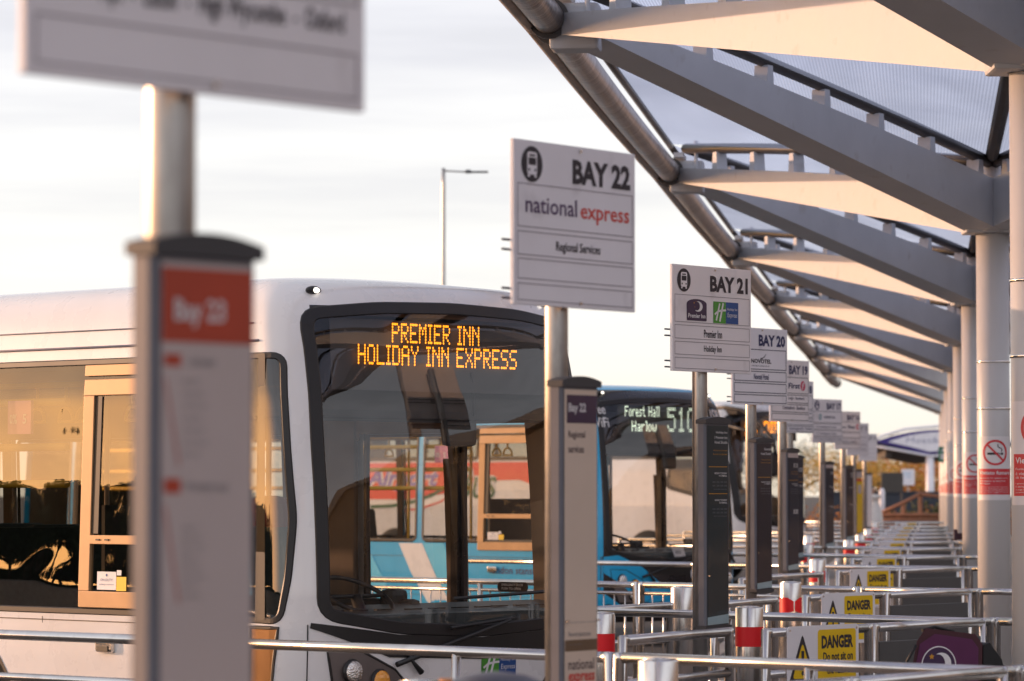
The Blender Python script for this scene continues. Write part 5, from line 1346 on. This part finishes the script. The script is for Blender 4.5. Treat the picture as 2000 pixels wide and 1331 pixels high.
# ------------------------------------------------------------------ notice boards
def at2(px, D): return ((px - 1000) / F * D, D, 0)
x0, x1 = (1723 - 1742) * 120 / F, (1762 - 1742) * 120 / F
t = thing('notice_board', 'blank dark notice board on two posts above the wooden fence', 'notice board', at2(1742, 120))
mb = MB(); mb.box((0, 0, 2.08), (.70, .06, .66), bev=.02); mb.build('panel', mat('board_back', (.055, .05, .045), rough=.6), t)
for s in (-1, 1):
    mb = MB(); mb.box((s * .33, .03, 1.2), (.07, .07, 2.4)); mb.build('post', mat('board_post', (.07, .06, .055), rough=.6), t)
t = thing('white_sign', 'small white sign just right of the dark notice board', 'sign', at2(1773, 150))
mb = MB(); mb.prism([(p[0], 0, p[1]) for p in rrect(-.27, .27, 2.05, 2.72, .05)], (0, .05, 0)); mb.build('panel', KW, t)
mb = MB(); mb.tube([(0, .06, 0), (0, .06, 2.1)], .035, 8); mb.build('post', POLE, t)
mb = MB(); put_text(mb, 'Short', -.16, .16, 2.50, 2.58, -.004); put_text(mb, 'Stay', -.13, .13, 2.36, 2.44, -.004); mb.build('lettering', LBLUE, t)
t = thing('exit_sign', 'small green sign fixed high beside the far columns', 'sign', ((1841 - 1000) / F * 92, 92, 2.42))
mb = MB(); mb.box((0, 0, .30), (.22, .03, .40), bev=.01); mb.build('panel', mat('exit_green', (.01, .16, .09), rough=.4), t)
mb = MB(); mb.poly([(-.05, -.017, .38), (.05, -.017, .38), (.0, -.017, .46)]); rect(mb, -.06, .02, .18, .32, -.017); mb.build('arrow_mark', WHT, t)
# ------------------------------------------------------------------ timber ramp fence and hedge
WOOD = mat('timber_rail', (.30, .13, .07), rough=.7, var=.2, vscale=5)
t = thing('timber_fence', 'reddish brown timber ramp fence at the far end of the queue rails', 'fence', at2(1780, 108))
kk = 108 / F
def zz(y): return CAMH - (y - 962) * kk
def xx(px): return (px - 1780) * kk
for px, y in ((1722, 1000), (1764, 980), (1797, 962), (1845, 968)):
    mb = MB(); mb.box((xx(px), 0, zz(y) / 2 - .0), (.11, .11, zz(y) + .0), bev=.01); mb.build('post', WOOD, t)
for pts in (((1722, 1001), (1764, 982), (1797, 964)), ((1797, 966), (1850, 972)), ((1715, 1006), (1850, 1006)), ((1715, 1015), (1850, 1016))):
    mb = MB(); mb.tube([(xx(a), -.07, zz(b)) for a, b in pts], .05, 6); mb.build('rail', WOOD, t)
mb = MB()
for i in range(14): mb.box((xx(1718 + i * 10), .06, .55), (.13, .02, 1.0))
mb.build('boarding', WOOD, t)
# foliage
def leafmat(nm, col, var=.35):
    m = mat(nm, col, rough=.75, var=var, vscale=1.3); return m
LF_O = leafmat('autumn_orange_leaves', (.42, .15, .02)); LF_Y = leafmat('autumn_yellow_leaves', (.45, .27, .04)); LF_G = leafmat('dark_green_leaves', (.05, .06, .015)); BARK = mat('bark', (.09, .06, .045), rough=.9, var=.3)
def leaves(mb, c, rx, ry, rz, n_, size, rnd, hollow=.5):
    for _ in range(n_):
        while True:
            v = Vector((rnd.uniform(-1, 1), rnd.uniform(-1, 1), rnd.uniform(-1, 1)))
            if hollow < v.length < 1: break
        p = Vector(c) + Vector((v.x * rx, v.y * ry, v.z * rz)); s = size * rnd.uniform(.5, 1.3)
        a = Vector((rnd.uniform(-1, 1), rnd.uniform(-1, 1), rnd.uniform(-1, 1))).normalized(); b = a.cross(Vector((rnd.uniform(-1, 1), rnd.uniform(-1, 1), rnd.uniform(-1, 1)))).normalized()
        mb.poly([p - a * s, p + b * s * .55, p + a * s, p - b * s * .55])
def make_tree(name, label, x, y, h, r, m, seed, nl=2600, group=None, ls=.10):
    rnd = random.Random(seed); t = thing(name, label, 'tree', (x, y, 0), rnd.uniform(0, 6), group)
    mb = MB(); top = Vector((0, 0, h * .55)); mb.tube([(0, 0, 0), (.1, .05, h * .25), top], [h * .035, h * .026, h * .018], 10)
    br = []
    for i in range(9):
        a = i * 2.4 + rnd.uniform(-.3, .3); z = h * rnd.uniform(.28, .55); L = r * rnd.uniform(.6, 1)
        e = Vector((math.cos(a) * L, math.sin(a) * L, z + h * rnd.uniform(.12, .35))); mb.tube([(0, 0, z), Vector((0, 0, z)).lerp(e, .5) + Vector((0, 0, .1)), e], [h * .014, h * .009, h * .004], 6); br.append(e)
    br.append(Vector((0, 0, h * .8))); br.append(Vector((0, 0, h * .6)))
    mb.build('trunk', BARK, t)
    mb = MB()
    for e in br:
        for _ in range(3):
            c = e + Vector((rnd.gauss(0, r * .22), rnd.gauss(0, r * .22), rnd.gauss(0, r * .16)))
            rr = r * rnd.uniform(.22, .42); leaves(mb, c, rr, rr, rr * .75, nl // 33, ls, rnd, .2)
    mb.build('crown', m, t); return t
i = 0
for px, D, h, r, m, w in ((1700, 215, 4.6, 3.4, LF_Y, 'golden autumn tree left of the dark notice board'), (1738, 225, 4.3, 3.4, LF_O, 'orange autumn tree showing under the dark notice board'),
                          (1772, 230, 4.0, 3.4, LF_O, 'orange autumn tree behind the small white sign'), (1805, 240, 4.2, 3.6, LF_Y, 'yellow autumn tree left of the kiosk column'),
                          (1838, 235, 4.3, 3.4, LF_O, 'orange autumn tree right of the kiosk column'), (1665, 240, 4.6, 4.0, LF_Y, 'hazy golden tree behind the far bay signs'),
                          (1560, 300, 6.0, 4.5, LF_G, 'dark green tree behind the coach windscreen'), (1500, 310, 6.5, 5, LF_G, 'dark green tree far behind the coach display')):
    make_tree('autumn_tree', w, (px - 1000) / F * D, D, h, r, m, 11 + i, group='trees beyond the bus station'); i += 1
rnd = random.Random(5); mb = MB()
for s in range(60):
    leaves(mb, (8.6 + s * .14 + rnd.uniform(-.1, .1), 116 + rnd.uniform(-.5, .5), .55 + rnd.uniform(-.15, .35)), .4, .5, .55, 60, .06, rnd, .1)
setp(mb.build('hedge', LF_O), 'low clipped hedge with autumn orange leaves behind the timber fence', 'hedge')
mb = MB()
for s in range(40):
    leaves(mb, (12.4 + s * .08 + rnd.uniform(-.1, .1), 114 + rnd.uniform(-.5, .5), .75 + rnd.uniform(-.1, .35)), .35, .5, .55, 60, .06, rnd, .1)
setp(mb.build('hedge', LF_G), 'dark green hedge behind the right part of the timber fence', 'hedge')
# dark parked van roofs / low wall band
t = thing('boundary_wall', 'low dark blue wall beyond the notice board', 'wall', at2(1760, 140)); mb = MB(); mb.box((0, 0, .85), (5.4, .3, 1.7), bev=.03); mb.box((0, 0, 1.74), (5.6, .4, .08)); mb.build('wall_face', mat('dark_blue_wall', (.02, .025, .04), rough=.6), t)
mb = MB(); rnd = random.Random(3); pr_ = None
for j in range(90):
    yy = -420 + j * 8; z = 1.5 + 1.3 * rnd.random() + .8 * math.sin(j * .31)
    cur = [mb.bm.verts.new((-262, yy, 0)), mb.bm.verts.new((-258, yy, z)), mb.bm.verts.new((-300, yy, z * 1.1)), mb.bm.verts.new((-310, yy, 0))]
    if pr_:
        for q_ in range(3): mb.bm.faces.new((pr_[q_], cur[q_], cur[q_ + 1], pr_[q_ + 1]))
    pr_ = cur
mb.build('added_dark_bank', LF_G, kind='structure')  # unseen bank, added to darken the window reflections below the trees
# distant tree belt to the sunset side, seen only as a reflection in the bus windows
protos_t = [make_tree('sunset_tree', '', 0, 0, 7.0, 3.6, LF_G, 70 + j, nl=2600, ls=.28) for j in range(3)]
rnd = random.Random(9)
names = []
for j in range(34):
    o = protos_t[j] if j < 3 else copy_tree(protos_t[j % 3])
    yy = -40 + j * 4.0 + rnd.uniform(-1.5, 1.5); o.location = (-235 + rnd.uniform(-8, 8), yy, 0); s = rnd.uniform(.7, 1.3) * (1.7 if 36 < yy < 62 else 1.0); o.scale = (s * 1.5, s * 1.5, s * 1.25); o.rotation_euler.z = rnd.uniform(0, 6)
    o['label'] = 'dark tree in the distant belt to the left, mirrored in the white bus side windows'; o['group'] = 'trees of the distant belt mirrored in the bus windows'
# ------------------------------------------------------------------ small far things
t = thing('safety_bollard', 'white plastic bollard with a rounded head left of the timber fence', 'bollard', at2(1707, 92))
mb = MB(); mb.lathe([(.15, 0), (.20, .5), (.23, .9), (.20, 1.2), (.13, 1.45), (.12, 1.58), (.17, 1.60), (.17, 1.68), (.05, 1.70)], 20); mb.build('shell', mat('white_plastic', (.7, .68, .66), rough=.4), t)
t = thing('marker_post', 'tiny white marker post at the left end of the timber fence', 'post', at2(1722, 112))
mb = MB(); mb.lathe([(.09, 0), (.09, 1.75), (.06, 1.86), (.02, 1.88)], 14); mb.build('shell', KW, t)
t = thing('waste_bin', 'dark grey domed bin lid blurred at the bottom edge before the cream timetable case', 'bin', ((966 - 1000) / F * 10, 10, .1))
mb = MB(); mb.lathe([(.17, 0), (.18, .95), (.19, 1.0)], 32); mb.build('body', mat('bin_grey', (.06, .058, .062), rough=.5), t)
mb = MB(); mb.lathe([(.20, .98), (.205, 1.02), (.19, 1.07), (.15, 1.115), (.09, 1.142), (.02, 1.152)], 32); mb.build('lid', mat('bin_lid', (.075, .07, .085), rough=.35), t)
mb = MB(); mb.lathe([(.02, 1.09), (.018, 1.135)], 12, (-.135, -.05, 0)); mb.build('lock_stud', mat('orange_stud', (.6, .22, .05), rough=.4), t)
# purple promotional bag on the second row
BAGP = mat('purple_bag_panel', (.10, .020, .075), rough=.3, coat=.3, var=.08); BAGR = mat('maroon_bag_edge', (.055, .010, .016), rough=.55); BAGK = mat('black_bag_cloth', (.008, .007, .008), rough=.6)
pb = P(1850, 1275, 18.2)
t = thing('display_bag', 'purple and black bag printed with a crescent moon, behind the nearest rail', 'bag', (pb.x, 18.2, .10), R(20))
def bagm(v): return v
fr_ = [(-.23, .50), (-.22, .66), (-.17, .90), (-.12, .965), (.16, .93), (.20, .88), (.19, .50)]
mb = MB(); mb.prism([(x, 0, z - .0) for x, z in fr_], (.12, .24, -.02)); mb.build('body', BAGR, t)
mb = MB(); mb.poly([(-.215, -.003, .51), (-.205, -.003, .66), (-.155, -.003, .885), (-.07, -.003, .935), (.14, -.003, .905), (.175, -.003, .86), (.17, -.003, .51)]); pn = mb.build('front_panel', BAGP, t)
mb = MB(); ring(mb, -.05, .775, .092, .098, -.005, a0=-10, a1=190); mb.build('ring_print', WHT, pn)
mb = MB(); disc(mb, -.05, .775, .088, .088, -.0042); mb.build('badge_print', PURP, pn)
mb = MB()
o = [(-.035 + .055 * math.cos(a), .785 + .055 * math.sin(a)) for a in [R(-110 + 220 * i / 14) for i in range(15)]]; q = [(-.055 + .04 * math.cos(a), .785 + .047 * math.sin(a)) for a in [R(-105 + 210 * i / 14) for i in range(15)]]
for i in range(14): mb.poly([(o[i][0], -.0055, o[i][1]), (o[i + 1][0], -.0055, o[i + 1][1]), (q[i + 1][0], -.0055, q[i + 1][1]), (q[i][0], -.0055, q[i][1])])
mb.build('moon_print', WHT, pn)
mb = MB(); mb.poly([(-.09 + (.016 if j % 2 == 0 else .008) * math.cos(R(36 * j + 90)), -.0055, .82 + (.016 if j % 2 == 0 else .008) * math.sin(R(36 * j + 90))) for j in range(10)]); mb.build('star_print', AMBP, pn)
mb = MB(); mb.prism([(.20, .0, .50), (.205, .0, .875), (.24, .0, .885), (.31, .0, .80), (.345, .0, .66), (.36, .0, .50)], (.0, .28, 0)); mb.box((.28, .0, .64), (.14, .05, .26), bev=.03); mb.build('side_pocket', BAGK, t)
mb = MB(); mb.tube([(-.10, .08, .95), (-.02, .1, .965), (.10, .12, .94)], .008, 8); mb.build('handle', BAGK, t)
mb = MB(); mb.tube([(-.20, -.01, .72), (-.235, -.02, .80), (-.185, -.02, .88)], .008, 6); mb.build('strap', BAGK, t)
# blue poster strip and purple belt by the far columns
t = thing('blue_banner', 'slim pale blue banner stand left of the far columns', 'banner', at2(1856, 72))
mb = MB(); mb.box((0, 0, 1.15), (.11, .03, 1.0)); mb.build('fabric', mat('pale_blue_banner', (.25, .38, .58), rough=.5), t); mb = MB(); mb.box((0, 0, .38), (.24, .2, .5), bev=.02); mb.build('foot', BLK, t)
t = thing('queue_belt', 'dark purple belt wrapped low round a far column', 'belt', at2(1876, 45)); mb = MB(); mb.box((0, -.25, 1.20), (.16, .03, .085), bev=.01); mb.box((-.10, -.25, 1.22), (.05, .06, .14), bev=.015); mb.build('strap', mat('belt_purple', (.035, .012, .03), rough=.6), t)
# ------------------------------------------------------------------ person in a hi-vis vest
HIV = mat('hi_vis_lime', (.42, .75, .02), rough=.7); SKIN = mat('skin', (.45, .26, .18), rough=.6); CLO = mat('navy_clothing', (.02, .025, .05), rough=.8); HAIR = mat('dark_hair', (.03, .02, .015), rough=.7)
def skinned(name, verts, edges, radii, m, parent, sub=2):
    me = bpy.data.meshes.new(name); me.from_pydata(verts, edges, []); o = bpy.data.objects.new(name, me); COL.objects.link(o); o.parent = parent
    sk = o.modifiers.new('skin', 'SKIN'); sk.use_smooth_shade = True
    for i, r_ in enumerate(radii): me.skin_vertices[0].data[i].radius = (r_, r_) if not isinstance(r_, tuple) else r_
    me.skin_vertices[0].data[0].use_root = True
    sb = o.modifiers.new('sub', 'SUBSURF'); sb.levels = sub; sb.render_levels = sub
    me.materials.append(m); return o
t = thing('person', 'small distant person in lime hi-vis vest and navy clothes among the far bollards', 'person', (at2(1697, 101)[0], 101, .12), R(65))
V = [(0, 0, .95), (0, 0, 1.15), (0, -.02, 1.38), (0, -.03, 1.50), (0, -.04, 1.60), (0, -.05, 1.72),
     (.10, 0, .90), (.12, -.03, .50), (.12, .02, .08), (.12, -.12, .04), (-.10, 0, .90), (-.11, .04, .50), (-.12, .08, .08), (-.12, -.06, .04),
     (.19, -.02, 1.42), (.25, -.02, 1.14), (.24, -.18, .96), (.235, -.25, .93), (-.19, -.02, 1.42), (-.25, .0, 1.14), (-.25, -.12, .92), (-.25, -.17, .87)]
Eg = [(0, 1), (1, 2), (2, 3), (3, 4), (4, 5), (0, 6), (6, 7), (7, 8), (8, 9), (0, 10), (10, 11), (11, 12), (12, 13), (2, 14), (14, 15), (15, 16), (16, 17), (2, 18), (18, 19), (19, 20), (20, 21)]
RD_ = [(.15, .11), (.14, .10), (.16, .11), .06, .085, .09, .095, .065, .045, .04, .095, .065, .045, .04, .06, .047, .035, .04, .06, .047, .035, .04]
skinned('body', V, Eg, RD_, CLO, t)
mb = MB(); bmesh.ops.create_uvsphere(mb.bm, u_segments=20, v_segments=14, radius=1, matrix=Matrix.Translation((0, -.055, 1.665)) @ Matrix.Diagonal((.082, .098, .122, 1)))
bmesh.ops.create_uvsphere(mb.bm, u_segments=8, v_segments=6, radius=1, matrix=Matrix.Translation((0, -.155, 1.65)) @ Matrix.Diagonal((.014, .02, .022, 1)))
for s in (-1, 1): bmesh.ops.create_uvsphere(mb.bm, u_segments=8, v_segments=6, radius=1, matrix=Matrix.Translation((s * .083, -.045, 1.66)) @ Matrix.Diagonal((.012, .02, .03, 1)))
mb.build('face', SKIN, t, smooth=True)
mb = MB(); bmesh.ops.create_uvsphere(mb.bm, u_segments=20, v_segments=12, radius=1, matrix=Matrix.Translation((0, -.035, 1.70)) @ Matrix.Diagonal((.09, .10, .10, 1))); mb.build('hair', HAIR, t, smooth=True)
mb = MB(); prof = [(.20, .13, .92), (.195, .13, 1.1), (.21, .135, 1.3), (.215, .13, 1.43), (.12, .10, 1.52)]
rings = []
for a, b, z in prof: rings.append([mb.bm.verts.new((a * math.cos(2 * math.pi * j / 24), -.01 + b * math.sin(2 * math.pi * j / 24), z)) for j in range(24)])
for r0, r1 in zip(rings, rings[1:]):
    for j in range(24): f = mb.bm.faces.new((r0[j], r0[(j + 1) % 24], r1[(j + 1) % 24], r1[j])); f.smooth = True
mb.build('vest', HIV, t)
for hx, hy, hz in ((.235, -.25, .93), (-.25, -.17, .87)):
    mb = MB(); bmesh.ops.create_cube(mb.bm, size=1, matrix=Matrix.Translation((hx, hy - .03, hz - .03)) @ Matrix.Diagonal((.03, .08, .09, 1)))
    for q in range(4): mb.tube([(hx, hy - .06 + q * .02, hz - .07), (hx, hy - .065 + q * .02, hz - .115), (hx + .01, hy - .06 + q * .02, hz - .14 + abs(q - 1.5) * .01)], [.009, .008, .007], 6)
    mb.tube([(hx, hy - .07, hz - .01), (hx, hy - .10, hz - .05), (hx, hy - .10, hz - .08)], [.011, .009, .008], 6); mb.build('hand', SKIN, t)
